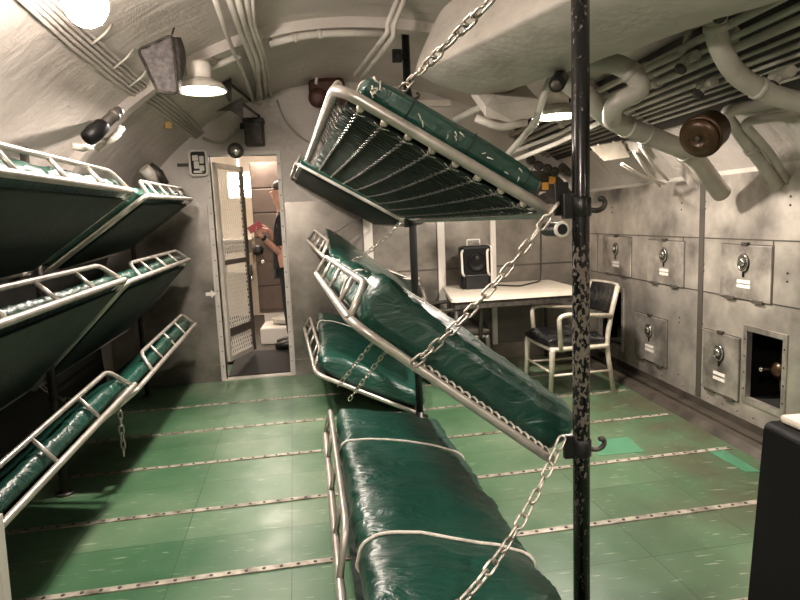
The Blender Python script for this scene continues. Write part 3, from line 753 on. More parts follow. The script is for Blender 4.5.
# ---------------------------------------------------------------- lamps
def lamp_light(parent, loc, watts, rad=0.05, col=WARM, spot=None):
    l = bpy.data.lights.new('lamp_light', 'POINT'); l.energy = watts; l.color = col; l.shadow_soft_size = rad
    o = bpy.data.objects.new('lamp_light', l); C.objects.link(o); o.parent = parent; o.location = V(loc) - parent.location
    return o
def globe_lamp(label, c, r, watts, group=None):
    c = V(c); ztop = hull_z(c.x) - 0.0
    t = thing('ceiling_lamp', label, 'lamp', c, group)
    MB().tube([(c.x, c.y, c.z + r * 1.1), (c.x, c.y, ztop)], 0.02, 10).build('stem', M['cream'], t)
    MB().rev([(r * 0.62, r * 0.55), (r * 0.68, r * 0.8), (r * 0.6, r * 1.1), (0.02, r * 1.3)], c, (0, 0, 1)).build('cap', M['cream'], t)
    MB().ball(c, r, 20, (1, 1, 1.12)).build('globe', M[watts], t)
def shade_lamp(label, c, r, watts, group=None, tilt=(0, 0, 1), mount=0.16, body='cream', shade='white', deep=False, back=0.0):
    """shallow dish reflector under a cylindrical housing"""
    c = V(c); ax = V(tilt).normalized()
    t = thing('ceiling_lamp', label, 'lamp', c, group)
    MB().rev([(r * 1.0, -0.01), (r * 1.02, 0.0), (r * 0.86, r * 0.22), (r * 0.5, r * 0.4), (r * 0.3, r * 0.46), (r * 0.28, r * 0.42), (r * 0.48, r * 0.35), (r * 0.83, r * 0.18), (r * 0.97, -0.005), (r * 1.0, -0.01)], c, ax, 32, False).build('shade', M[shade], t)
    MB().rev([(r * 0.30, r * 0.42), (r * 0.46, r * 0.44), (r * 0.46, r * 0.95), (r * 0.38, r * 1.05), (r * 0.1, r * 1.08)], c, ax).build('housing', M[body], t)
    if deep: MB().rev([(r, 0.0), (r * 1.0, -r * 0.75), (r * 0.97, -r * 0.75), (r * 0.97, 0.0)], c, ax, 32, False).build('cutoff_skirt', M[shade], t)  # added to narrow an unseen lamp's cone, away from the left bunks
    top = c + ax * r * 0.9; MB().tube([top, top + V((0, 0.04, 0.03)), (top.x, top.y + back, hull_z(top.x) + 0.02)], 0.022, 10).build('stem', M[body], t)
    MB().ball(c + ax * r * 0.08, r * 0.80, 24, (1, 1, 0.22)).build('bulb', M['bulb'], t)
    l = bpy.data.lights.new('lamp_light', 'AREA'); l.shape = 'DISK'; l.size = r * 1.0; l.energy = watts; l.color = WARM      # the reflector throws it downwards
    o = bpy.data.objects.new('lamp_light', l); C.objects.link(o); o.parent = t; o.location = -ax * r * 0.22
globe_lamp('glowing globe lamp at the upper left edge of the ceiling', P(85, 2, 2.3), 0.075, 'lit_globe')
shade_lamp('bright dish lamp under the hull, beside the grey net bag', P(201, 90, 3.8), 0.15, LAMP['left'], shade='pipe_paint', body='cream', back=0.85)
shade_lamp('bright dish lamp under the big duct, behind the thick post', P(557, 116, 3.95), 0.165, LAMP['right'], shade='pipe_paint')
shade_lamp('unseen dish lamp added behind the camera on the right', (1.75, 0.45, 2.08), 0.15, LAMP['rear'], deep=True)  # unseen, put in to brighten the right wall and near floor
globe_lamp('unseen globe lamp added behind the camera on the left', (-0.45, -0.5, 2.4), 0.085, 'lit_rear2')  # unseen, put in to lift the ceiling and the near bunk ends
# lamp of the next compartment
t = thing('ceiling_lamp', 'square glowing lamp in the compartment beyond the doorway', 'lamp', P(239, 185, 8.6))
c = P(239, 185, 8.6); MB().box(c, (0.26, 0.05, 0.30), bev=0.015).build('diffuser', M['bulb'], t); MB().box(c + V((0, 0.05, 0)), (0.32, 0.06, 0.36), bev=0.01).build('housing', M['cream'], t)
MB().tube([c + V((0, 0.05, 0.15)), (c.x, c.y + 0.05, 2.62)], 0.02).build('stem', M['cream'], t)
lamp_light(t, c + V((0, -0.25, 0.0)), LAMP['next'] * 0.45, 0.1)
t = thing('ceiling_lamp', 'dome lamp hidden behind the top of the doorway in the next compartment', 'lamp', (-0.9, 7.3, 2.5))
MB().rev([(0.11, 0.12), (0.11, 0.08), (0.09, 0.03), (0.04, 0.0)], (-0.9, 7.3, 2.5), (0, 0, 1)).build('bulb', M['bulb'], t)
lamp_light(t, (-0.9, 7.3, 2.42), LAMP['next'] * 0.5, 0.08)

# ---------------------------------------------------------------- the big duct under the ceiling
e0 = [P(440, 8, 3.5), P(424, 38, 3.45), P(412, 70, 3.42), P(418, 78, 3.42), P(440, 88, 3.48), P(478, 98, 3.62), P(498, 92, 3.75), V((1.15, 3.9, 2.45)), V((1.15, 3.95, 2.62)), V((0.85, 3.75, 2.80))]
dd = V((0.40, -1.0, 0.0)).normalized(); rings = []
cen = sum(e0, V((0, 0, 0))) / len(e0)
def dense(pts, n=4):
    out = []
    for i in range(len(pts)):
        a, b, c_, d_ = pts[i - 1], pts[i], pts[(i + 1) % len(pts)], pts[(i + 2) % len(pts)]
        for k in range(n):
            s = k / n; out.append(0.5 * ((2 * b) + (c_ - a) * s + (2 * a - 5 * b + 4 * c_ - d_) * s * s + (3 * b - a - 3 * c_ + d_) * s ** 3))
    return out
dsec = dense(e0)
for i in range(41):
    s = 2.15 * i / 40; k = 1.0 if i > 1 else (0.93 if i == 0 else 0.985)
    ring = []
    for p in dsec:
        q = cen + (p - cen) * k + dd * s
        nn = noise.noise(q * 5) * 0.012 + noise.noise(q * 14) * 0.004
        if i > 1: q = q + (p - cen).normalized() * nn
        ring.append(q)
    rings.append(ring)
o = MB().loft(rings).build('air_duct', M['duct'], None, cen)
tag(o, 'large lumpy cream-painted trunk slung under the ceiling at the top centre', 'duct')
# boxy branch under the trunk's end
t = thing('air_outlet', 'cream boxy outlet hanging under the end of the big trunk, left of its lamp', 'duct', P(510, 110, 3.5))
mb = MB()
q = [P(486, 106, 3.42), P(494, 95, 3.5), P(538, 99, 3.55), P(534, 116, 3.5), P(518, 124, 3.45), P(486, 117, 3.42)]
mb.prism(q, (-0.03, 0.22, 0.16)); mb.build('box', M['cream'], t)
MB().tube(fillet([P(476, 118, 3.4), P(500, 128, 3.4), P(526, 122, 3.42)], 0.05), 0.022, 10).build('pipe_branch', M['cream'], t)
def pipe(label, pts, r, mat='pipe_paint', group=None, fl=0.08, bands=(), name='pipe', cat='pipe', n=14, flanges=()):
    pts = [V(p) for p in pts]; path = fillet(pts, fl, 7) if len(pts) > 2 else pts
    if bands or flanges:
        t = thing(name, label, cat, pts[0], group); MB().tube(path, r, n).build('tube', M[mat], t)
        for (s, rr, ln) in bands:
            j = min(len(path) - 2, int(s * (len(path) - 1))); f = s * (len(path) - 1) - j
            c = lerp(path[j], path[j + 1], f); d = (path[j + 1] - path[j]).normalized()
            MB().rev([(r, -ln / 2), (rr, -ln / 2 + 0.003), (rr, ln / 2 - 0.003), (r, ln / 2)], c, d, 18).build('band', M[mat], t)
        return t
    return tag(MB().tube(path, r, n).build(name, M[mat], None, pts[0]), label, cat, group)
H = hull_hit
# run of fore-and-aft pipes along the right shoulder of the hull
def fore_aft(x, y, ins, y0=0.15, y1=None):
    p = H(x, y, ins); b = V((p.x, y0, p.z)); e = V((p.x, (y1 or bk_y(p.x) + 0.0), p.z)); return [b, e]
runs = [((770, 4), 0.10, 0.0202, 'topmost'), ((770, 20), 0.11, 0.0158, 'second'), ((770, 33), 0.13, 0.0216, 'third, thickest'), ((770, 46), 0.10, 0.0122, 'fourth'),
        ((770, 56), 0.11, 0.0137, 'fifth'), ((770, 65), 0.12, 0.0094, 'sixth'), ((770, 71), 0.09, 0.0086, 'seventh'), ((770, 79), 0.08, 0.0079, 'eighth'), ((770, 86), 0.06, 0.0079, 'lowest')]
for (px, ins, r, w_) in runs:
    a = fore_aft(*px, ins); L = a[1].y - a[0].y
    pipe('%s of the painted pipes running along the right shoulder of the hull' % w_, a, r, 'pipe_paint', 'pipes along the right shoulder', bands=[(s, r + 0.008, 0.05) for s in ((0.3, 0.55, 0.8) if r > 0.015 else ())])
# pipes that come down from the trunk and cross the run
pipe('wide curved pipe sweeping from the trunk down over the pipe run at the upper right', [P(716, 8, 2.5), P(716, 40, 2.55), P(735, 76, 2.62), P(775, 97, 2.66), P(830, 108, 2.62)], 0.045, fl=0.2, bands=((0.06, 0.052, 0.03), (0.7, 0.05, 0.03)))
pipe('thick pipe bending down out of the trunk right of the thick post', [P(552, 52, 3.25), P(626, 66, 3.0), P(646, 90, 3.0), P(613, 103, 3.05), P(612, 120, 3.2)], 0.05, fl=0.10, bands=((0.25, 0.056, 0.03),))
pipe('thick lagged pipe running down to the locker wall under the brown horn', [P(548, 62, 3.2), P(614, 122, 3.4), P(640, 132, 3.5), P(690, 152, 3.6), P(722, 194, 3.75)], 0.058, fl=0.12, bands=((0.35, 0.064, 0.03), (0.55, 0.064, 0.02), (0.8, 0.064, 0.03)))
pipe('thick elbow pipe dropping to the locker wall right of the brown horn', [P(812, 99, 3.0), P(722, 111, 3.2), P(752, 150, 3.3), P(778, 186, 3.36)], 0.034, fl=0.07, bands=((0.72, 0.041, 0.03),))
pipe('slimmer elbow pipe beside the thick one, right of the brown horn', [P(812, 112, 3.0), P(742, 122, 3.16), P(770, 153, 3.28), P(787, 182, 3.34)], 0.024, fl=0.06)
pipe('diagonal pipe behind the wide curved one at the upper right corner', [P(748, -10, 2.7), P(731, 45, 2.9)], 0.030)
pipe('thin bent pipe crossing in front of the pipe run, right of the trunk', [P(690, 28, 3.0), P(684, 52, 3.1), P(652, 66, 3.2), P(640, 73, 3.3)], 0.018, fl=0.05)
pipe('pale conduit angling under the trunk down to the netted bunk', [P(560, 58, 3.3), P(545, 92, 3.4), P(536, 122, 3.6), P(498, 166, 3.9)], 0.02, 'cream', fl=0.06, bands=((0.8, 0.026, 0.03),))
pipe('long cream conduit sloping along the hull behind the lamp under the trunk', [P(470, 178, 5.2), P(560, 142, 4.6), P(600, 122, 4.1)], 0.018, 'cream', fl=0.06)
pipe('second cream conduit sloping along the hull behind the lamp under the trunk', [P(470, 168, 5.3), P(560, 134, 4.7), P(600, 112, 4.2)], 0.016, 'cream', fl=0.06)
pipe('grey tubular brace slanting below the trunk above the netted bunk', [P(455, 120, 4.2), P(478, 108, 4.0), P(494, 100, 3.9)], 0.022, 'cream', fl=0.04)
# open black pipe ends on the trunk
for (px, Y, r, lab) in (((720, 16), 2.28, 0.026, 'black open pipe stub on the trunk at the upper right'), ((625, 45), 2.72, 0.026, 'black open pipe stub under the trunk, right of the thick post'), ((557, 84), 2.95, 0.040, 'round black porthole-like fitting just above the lamp under the trunk')):
    c = P(*px, Y); d = (CAM - c).normalized() + V((-0.2, 0, -0.3)); d.normalize()
    t = thing('pipe_stub', lab, 'pipe end', c)
    MB().rev([(r * 0.7, -0.02), (r, -0.015), (r, 0.10), (r * 0.9, 0.12)], c - d * 0.10, d).build('ring', M['black'], t)
    MB().rev([(r * 0.72, 0), (r * 0.62, 0.012), (r * 0.2, 0.014)], c + d * 0.018, d).build('plug', M['iron'], t)
# junction box under the pipes
t = thing('junction_box', 'beige cable box with bolted lugs below the pipes, right of the thick post', 'box', P(612, 150, 4.5))
a = [P(590, 147, 4.5), P(604, 161, 4.45), P(630, 157, 4.45), P(621, 141, 4.5)]
off = V((0.09, 0.16, 0.03)); mb = MB(); mb.prism(a, off); mb.build('box', M['alu'], t)
for i in range(4):
    for s in (0.25, 0.75):
        q = lerp(a[i], a[(i + 1) % 4], s) + off * 0.2; MB().ball(q, 0.012, 8).build('lug', M['cream'], t)
MB().box(lerp(a[2], a[3], 0.5) + V((0.09, 0.05, 0.02)), (0.06, 0.16, 0.08), rotm(0.3, 0.2), 0.01).build('gland', M['cream'], t)
for i, (p, q, lab) in enumerate([((622, 164), (664, 184), 'first'), ((634, 152), (660, 186), 'second'), ((640, 146), (668, 180), 'third')]):
    pipe('%s thin pale cable fanning out below the beige cable box' % lab, [P(*p, 4.05), lerp(P(*p, 4.05), P(*q, 4.4), 0.5) + V((0, 0, -0.02)), P(*q, 4.45)], 0.011, 'cream', 'cables below the beige cable box', name='cable', cat='cable')
# valves on the pipe run
for i, (x, y, Y, lab) in enumerate([(690, 58, 3.0, 'small painted valve on the pipe run, left of the wide curved pipe'), (707, 84, 3.3, 'small painted valve on the lower pipes, left of the wide curved pipe'), (782, 74, 2.6, 'small painted valve on the lower pipes at the right edge')]):
    c = H(x, y, 0.17); t = thing('pipe_valve', lab, 'valve', c)
    MB().tube([c + V((0, -0.06, 0)), c + V((0, 0.06, 0))], 0.026, 10).build('body', M['pipe_paint'], t); MB().tube([c, c + V((-0.05, -0.01, -0.05))], 0.016, 10).build('bonnet', M['pipe_paint'], t)
    MB().tube([c, H(x, y, 0.0)], 0.012, 8).build('hanger', M['pipe_paint'], t)
    MB().rev([(0.01, -0.006), (0.032, -0.005), (0.032, 0.005), (0.01, 0.006)], c + V((-0.055, -0.01, -0.055)), V((-1, -0.2, -1)), 12).build('hand_wheel', M['iron'], t)
# brown horn
c = P(703, 135, 3.05); ax = (V((-1.0, -0.62, -0.5))).normalized()
t = thing('alarm_horn', 'round brown horn with a domed face under the pipes on the right', 'horn', c)
MB().rev([(0.085, -0.10), (0.105, -0.085), (0.108, 0.01), (0.112, 0.016), (0.112, 0.03), (0.10, 0.034)], c, ax, 32).build('body', M['brown'], t)
mb = MB(); mb.rev([(0.100, 0.034), (0.095, 0.046), (0.07, 0.058), (0.04, 0.062), (0.035, 0.055), (0.012, 0.055)], c, ax, 32); f = mb.build('face', M['brown'], t)
x = ax.cross(V((0, 0, 1))).normalized(); y = ax.cross(x)
MB().rev([(0.016, 0.054), (0.014, 0.066), (0.004, 0.068)], c, ax, 12).build('centre_bolt', M['iron'], f)
for k in range(6):
    an = k * PI / 3; MB().ball(c + ax * 0.056 + (x * math.cos(an) + y * math.sin(an)) * 0.045, 0.008, 8).build('hole', M['void'], f)
hp = c - ax * 0.1; MB().tube([hp, hp + V((0.12, 0.16, 0.06)), hp + V((0.3, 0.3, 0.12))], 0.03, 10).build('bracket', M['pipe_paint'], t)

# ---------------------------------------------------------------- cables on the left of the ceiling
offs = [(-8, 5), (-4, 2.5), (0, 0), (4, -2.5), (8, -5)]
for i, (ox, oy) in enumerate(offs):
    pts = [H(40 + ox * 1.2 - 30, -25 + oy * 1.2, 0.035), H(78 + ox * 1.2, 38 + oy * 1.2, 0.035), H(128 + ox, 80 + oy, 0.035), H(172 + ox * .8, 112 + oy * .8, 0.035), H(203 + ox * .4, 138 + oy * .6, 0.05)]
    pipe('%s cable of the bundle along the upper left hull' % ('outermost left', 'second from left', 'middle', 'fourth from left', 'outermost right')[i], pts, 0.0105, 'hull', 'cable bundle along the upper left hull', fl=0.15, name='cable', cat='cable', n=8)
for i, (x, y) in enumerate([(104, 33), (126, 57), (141, 76)]):
    a, b, c_ = H(x - 12, y + 11, 0.055), H(x + 1, y + 1, 0.06), H(x + 8, y - 9, 0.02)
    pipe('%s wire clamp across the cable bundle on the upper left hull' % ('nearest', 'middle', 'farthest')[i], [a, b, c_], 0.006, 'cream', 'clamps on the upper left cable bundle', fl=0.03, name='cable_clamp', cat='clamp', n=8)
wires = [([(208, -20), (228, 38), (246, 80), (253, 102)], 0.014, 'straight thin left'), ([(222, -20), (238, 25), (252, 60), (262, 98)], 0.018, 'thick second'), ([(232, -20), (246, 30), (258, 62), (258, 100)], 0.018, 'thick middle'),
         ([(243, -20), (250, 20), (262, 58), (266, 97)], 0.014, 'fourth'), ([(252, -20), (254, 25), (264, 50), (271, 97)], 0.012, 'thin right')]
for pts, r, w_ in wires:
    pipe('%s conduit dropping to the bulkhead right of the left dish lamp' % w_, [H(x, y, 0.10 if j < 2 else 0.12) for j, (x, y) in enumerate(pts[:-1])] + [Bp(*pts[-1], 0.01)], r, 'cream', 'conduits right of the left dish lamp', fl=0.12, name='conduit', cat='conduit', n=10)
# conduit round the ring frame
def hull_px(x, y, ins): return H(x, y, ins)
mbp = [H(186, 78, 0.10), H(214, 67, 0.10), H(240, 55, 0.10)]
pipe('pale conduit along the ring frame left of the conduit cluster', mbp, 0.022, 'cream', fl=0.2, name='conduit', cat='conduit')
pipe('pale conduit along the ring frame right of the conduit cluster', [H(270, 44, 0.10), H(300, 36, 0.10), H(335, 33, 0.10), H(384, 34, 0.10)], 0.024, 'cream', fl=0.3, name='conduit', cat='conduit', bands=((0.2, 0.03, 0.03), (0.55, 0.03, 0.03)))
pipe('left of the two pale tubes dropping behind the netted bunk near the thin post', [P(402, -12, 3.8), P(387, 25, 3.9), P(388, 32, 3.9), P(355, 75, 4.3)], 0.016, 'cream', 'pale tubes by the thin post', fl=0.05, name='conduit', cat='conduit')
pipe('right of the two pale tubes dropping behind the netted bunk near the thin post', [P(409, -12, 3.8), P(393, 27, 3.9), P(394, 36, 3.9), P(362, 78, 4.3)], 0.016, 'cream', 'pale tubes by the thin post', fl=0.05, name='conduit', cat='conduit')
pipe('dark thin cable drooping on the bulkhead right of the doorway top', [Bp(277, 100, 0.02), Bp(284, 120, 0.02), Bp(298, 136, 0.02), Bp(316, 146, 0.02)], 0.009, 'greycable', fl=0.2, name='cable', cat='cable')
pipe('grey cable looping to the dark box above the doorway', [Bp(203, 138, 0.03), Bp(212, 142, 0.03), Bp(225, 143, 0.03), Bp(234, 134, 0.03), Bp(243, 126, 0.03)], 0.014, 'greycable', fl=0.2, name='cable', cat='cable')
# net bag
t = thing('net_bag', 'grey net bag stretched on a wire frame beside the left dish lamp', 'bag', P(158, 70, 3.4))
a, b, c_, d_ = P(138, 50, 3.42), P(172, 35, 3.5), P(178, 94, 3.35), P(158, 92, 3.3)
mb = MB(); rings = []
for i in range(13):
    s = i / 12; l = lerp(a, d_, s); r_ = lerp(b, c_, s); ring = []; th = V((0.03, 0.12, 0.02)) * (0.4 + math.sin(PI * min(1, s + 0.2)) * 0.7)
    for k in range(14): ring.append(lerp(l, r_, k / 13) + V((0, 0.004 * noise.noise(V((k, i, 0))), 0.01 * math.sin(k * 1.3 + i))))
    for k in range(13, -1, -1): ring.append(lerp(l, r_, k / 13) + th)
    rings.append(ring)
mb.loft(rings); mb.build('net', M['meshbag'], t)
MB().tube(fillet([a, b, c_, d_], 0.03, 4, True), 0.008, 8, True).build('wire_frame', M['iron'], t)
MB().tube([b, H(174, 28, 0.0)], 0.006, 6).build('hanger', M['iron'], t)
# fittings on the left hull
t = thing('valve_cluster', 'black valve body with pale pipe stubs on the left hull above the upper bunk', 'valve', P(98, 128, 3.2))
a, b = P(86, 140, 3.0), P(118, 112, 3.15)
mb = MB(); d = (b - a); mb.rev([(0.02, 0), (0.036, 0.01), (0.042, 0.06), (0.036, 0.12), (0.03, 0.13)], a, d); mb.build('valve_body', M['blackgloss'], t)
MB().rev([(0.022, 0.11), (0.027, 0.12), (0.027, 0.24), (0.022, 0.255)], a, d).build('barrel', M['iron'], t)
MB().rev([(0.029, 0.2), (0.030, 0.205), (0.030, 0.22)], a, d).build('collar', M['seam'], t)
for (p, q) in (((72, 146), (92, 146)), ((96, 150), (122, 128)), ((104, 142), (118, 134))):
    MB().tube([P(*p, 3.15), lerp(P(*p, 3.15), P(*q, 3.2), 0.5) + V((0, 0, -.01)), P(*q, 3.25)], 0.018, 8).build('pipe_stub', M['cream'], t)
p = P(98, 128, 3.1); MB().tube([p, H(96, 124, -0.02)], 0.03, 8).build('mount', M['cream'], t)
t = thing('wrapped_fitting', 'small pale and dark lagged fitting on the hull by the far upper left bunk', 'fitting', P(150, 172, 5.4))
a, b = P(144, 168, 5.3), P(156, 184, 5.4)
MB().tube([a, lerp(a, b, 0.5) + V((0, -0.02, 0.02)), b], [0.05, 0.055, 0.035], 10).build('lagging', M['cream'], t)
MB().tube([P(150, 165, 5.4), P(158, 174, 5.4), P(166, 184, 5.45)], [0.03, 0.05, 0.03], 10).build('valve_body', M['iron'], t)
MB().tube([P(152, 168, 5.4), H(152, 164, -0.02)], 0.02, 8).build('mount', M['iron'], t)
c = H(168, 125, 0.03); t = thing('cable_tag', 'small ochre tag block hanging on the left hull below the cable bundle', 'tag', c)
MB().box(c, (0.06, 0.05, 0.06), rotm(0.4, 0.2), 0.008).build('block', M['yellow'], t); MB().tube([c, H(171, 116, 0.0)], 0.012, 8).build('stub', M['cream'], t)
# dark triangular brackets by the left dish lamp
for (pts, lab) in (([(221, 83), (231, 78), (231, 101), (228, 101)], 'upper dark triangular bracket right of the left dish lamp'), ([(216, 111), (242, 97), (243, 117), (238, 115), (230, 110)], 'lower dark triangular bracket right of the left dish lamp')):
    q = [P(x, y, 5.0) for x, y in pts]; t = thing('steel_bracket', lab, 'bracket', q[0]); MB().prism(q, (0.0, 0.03, 0)).build('plate', M['iron'], t)
    e = q[1]; MB().tube([e + V((0, 0.015, -0.05)), V((e.x + 0.01, bk_y(e.x) + 0.0, e.z + 0.03))], 0.012, 8).build('arm', M['iron'], t)

# ---------------------------------------------------------------- things fixed to the bulkhead
def bslab(x0, y0, x1, y1, off0, off1):
    a, b, c_, d_ = Bp(x0, y1, off0), Bp(x1, y1, off0), Bp(x1, y0, off0), Bp(x0, y0, off0); return [a, b, c_, d_], V((0, off0 - off1, 0))
t = thing('cable_box', 'dark grey box with a cable gland, above the doorway', 'box', Bp(254, 134))
mb = MB(); a, b = Bp(247, 147), Bp(264, 122); mb.bb((a.x, a.y - 0.12, a.z), (b.x, a.y, b.z), 0.015); mb.build('box', M['iron'], t)
mb = MB(); mb.bb((a.x - 0.01, a.y - 0.13, b.z - 0.03), (b.x + 0.01, a.y, b.z + 0.02), 0.01); mb.build('lid', M['black'], t)
MB().tube([Bp(240, 126, 0.05), Bp(250, 126, 0.05)], 0.03, 10).build('gland', M['black'], t)
# sound-powered phone set beside the doorway
a, b = Bp(192, 176), Bp(207, 151); t = thing('wall_telephone', 'small white-framed telephone set on the bulkhead left of the doorway', 'telephone', V((a.x, a.y, a.z)))
cx, cz = (a.x + b.x) / 2, (a.z + b.z) / 2; wd, hg = b.x - a.x, b.z - a.z; yb = bk_y(cx)
MB().bb((a.x, yb - 0.05, a.z), (b.x, yb, b.z), 0.02).build('case', M['black'], t)
mb = MB(); fp = fillet([V((a.x, yb - 0.055, a.z)), V((b.x, yb - 0.055, a.z)), V((b.x, yb - 0.055, b.z)), V((a.x, yb - 0.055, b.z))], 0.035, 5, True); mb.tube(fp, 0.012, 8, True); mb.build('rim', M['white'], t)
for (dx, dz, w_, h_) in ((-0.15, 0.2, 0.35, 0.22), (-0.1, -0.08, 0.3, 0.3), (0.22, 0.12, 0.25, 0.3), (0.2, -0.22, 0.28, 0.22), (-0.05, -0.36, 0.5, 0.1)):
    MB().bb((cx + (dx - w_ / 2) * wd, yb - 0.07, cz + (dz - h_ / 2) * hg), (cx + (dx + w_ / 2) * wd, yb - 0.05, cz + (dz + h_ / 2) * hg), 0.006).build('switch_plate', M['white'], t)
c = Bp(183, 165, 0); o = tag(MB().bb((c.x - 0.05, c.y - 0.02, c.z - 0.014), (c.x + 0.05, c.y, c.z + 0.014), 0.004).build('wall_plaque', M['iron'], None, c), 'tiny dark plate on the bulkhead left of the telephone set', 'plate')
# round fitting above the door
c = Bp(236, 151, 0.07); t = thing('round_lamp_fitting', 'small round grey bulkhead fitting over the top of the doorway', 'fitting', c)
MB().rev([(0.06, 0.0), (0.072, 0.01), (0.072, 0.04), (0.055, 0.055), (0.05, 0.05)], c, (0, -1, 0), 24).build('ring', M['iron'], t); MB().ball(c + V((0, -0.045, 0)), 0.048, 16, (1, 0.5, 1)).build('lens', M['chrome'], t)
MB().tube([c, c + V((0, 0.07, 0))], 0.03).build('mount', M['iron'], t)
# dark gauge cluster behind the netted bunk's corner
c = Bp(327, 92, 0.15); t = thing('gauge_cluster', 'dark oxide-red valve gear hanging on the hull above the netted bunk corner', 'valve', c)
MB().box(c, (0.34, 0.14, 0.26), rotm(0.1), 0.05).build('casting', M['redbrown'], t)
a, b = Bp(306, 72, 0.25), Bp(342, 74, 0.25); MB().tube([a, b], 0.012, 8).build('rail', M['cream'], t)
MB().rev([(0.08, 0), (0.09, 0.02), (0.085, 0.06), (0.03, 0.07)], Bp(318, 98, 0.22), (0, -1, -0.1)).build('wheel', M['redbrown'], t)
MB().tube([Bp(317, 72, 0.24), Bp(316, 84, 0.24)], 0.014, 8).build('rod', M['white'], t); MB().tube([Bp(333, 62, 0.2), Bp(333, 76, 0.2)], 0.02, 8).build('rod', M['iron'], t)
MB().tube([Bp(340, 90, 0.15), Bp(352, 96, 0.15)], 0.05, 10).build('flange', M['iron'], t)
MB().tube([c + V((0, 0.05, 0)), V((c.x, bk_y(c.x) + 0.0, c.z))], 0.06, 10).build('mount', M['redbrown'], t)
c = P(319, 125, 5.9); o = tag(MB().tube([c, V((c.x, bk_y(c.x), c.z + 0.02))], 0.035, 10).build('pipe_stub', M['iron'], None, c), 'short dark stub on the bulkhead beside the netted bunk', 'stub')
# pale cup and black bracket by the thin post
c = Bp(396, 66, 0.12); t = thing('bell_housing', 'pale bell-shaped housing on the bulkhead behind the thin post', 'fitting', c)
MB().rev([(0.05, 0.06), (0.085, 0.05), (0.09, -0.02), (0.06, -0.09), (0.02, -0.1)], c, (0, 0, 1)).build('bell', M['cream'], t); MB().tube([c, V((c.x, bk_y(c.x), c.z))], 0.03).build('mount', M['iron'], t)
c = P(397, 56, 4.36); t = thing('dark_bracket', 'black clamp plate with a hole on the thin post near the ceiling', 'bracket', c)
MB().box(c, (0.07, 0.03, 0.09), None, 0.008).build('plate', M['black'], t); MB().rev([(0.014, 0), (0.012, 0.006), (0.003, 0.006)], c + V((0, -0.012, 0)), (0, -1, 0), 10).build('bolt', M['seam'], t)
MB().tube([c, P(406, 58, 4.42)], 0.02).build('arm', M['black'], t)
# arrow sticker left of the doorway
c = Bp(211, 294, 0.03); s = 0.05
poly = [(-1, .35), (0, .35), (0, .8), (1, 0), (0, -.8), (0, -.35), (-1, -.35)]
o = tag(MB().prism([c + V((x * s, 0, z * s)) for x, z in poly], (0, -0.003, 0)).build('arrow_sign', M['white'], None, c), 'small white arrow on the metal bulkhead pointing right to the doorway', 'sign')
# row of dark valve handles and orange tags over the table
c = Bp(541, 180, 0.08); t = thing('tag_board', 'pale hooded panel with orange tags on the bulkhead behind the netted bunk', 'panel', c)
hood = [Bp(498, 186, 0.02), Bp(512, 172, 0.02), Bp(540, 168, 0.02), Bp(560, 174, 0.02), Bp(572, 190, 0.02)]
MB().tube(fillet(hood, 0.1), 0.022, 8).build('hood', M['white'], t)
a = hood; MB().prism([hood[0], Bp(500, 204, 0.02), Bp(576, 204, 0.02), hood[4], hood[3], hood[2], hood[1]], (0, -0.01, 0)).build('plate', M['iron'], t)
for (x, y) in ((536, 182), (545, 186), (552, 180), (528, 181)):
    q = Bp(x, y, 0.04); MB().bb(q + V((-0.035, -0.015, -0.04)), q + V((0.035, 0.01, 0.04)), 0.006).build('tag_plate', M['orange'], t)
for i, (x, y) in enumerate([(530, 160), (538, 166), (547, 169), (554, 172), (562, 168), (570, 165), (567, 172)]):
    q = Bp(x, y, 0.06); o = tag(MB().rev([(0.01, 0.06), (0.018, 0.0), (0.045, -0.005), (0.05, -0.02), (0.03, -0.03)], q, (0, 1, 0), 14).build('valve', M['iron'], None, q), 'small dark valve handle in the row above the orange tags', 'valve', 'valve handles above the orange tags')

# ---------------------------------------------------------------- doorway: mesh door and what is beyond
hx, hy = dl + 0.02, bk_y(dl) + 0.08; e = P(247, 250, 6.62); ddir = V((e.x - hx, 0.56, 0)).normalized(); DW = 0.60; z0, z1 = 0.17, 2.14
t = thing('mesh_gate', 'pale expanded-metal mesh door standing ajar in the doorway', 'door', (hx, hy, z0))
nn = V((-ddir.y, ddir.x, 0))
def dpt(u, z): return V((hx, hy, z)) + ddir * u
def dbar(u0, u1, za, zb, name, mat, th=0.03):
    MB().prism([dpt(u0, za) - nn * th / 2, dpt(u1, za) - nn * th / 2, dpt(u1, zb) - nn * th / 2, dpt(u0, zb) - nn * th / 2], nn * th).build(name, M[mat], t)
dbar(0, 0.045, z0, z1, 'stile', 'cream'); dbar(DW - 0.06, DW, z0, z1, 'stile', 'seam'); dbar(0.045, DW - 0.06, z1 - 0.05, z1, 'rail', 'cream'); dbar(0.045, DW - 0.06, 1.14, 1.19, 'rail', 'seam'); dbar(0.045, DW - 0.06, 0.42, 0.50, 'rail', 'seam'); dbar(0.045, DW - 0.06, z0, z0 + 0.05, 'rail', 'cream')
mb = MB(); st = 0.042; uu0, uu1 = 0.045, DW - 0.06
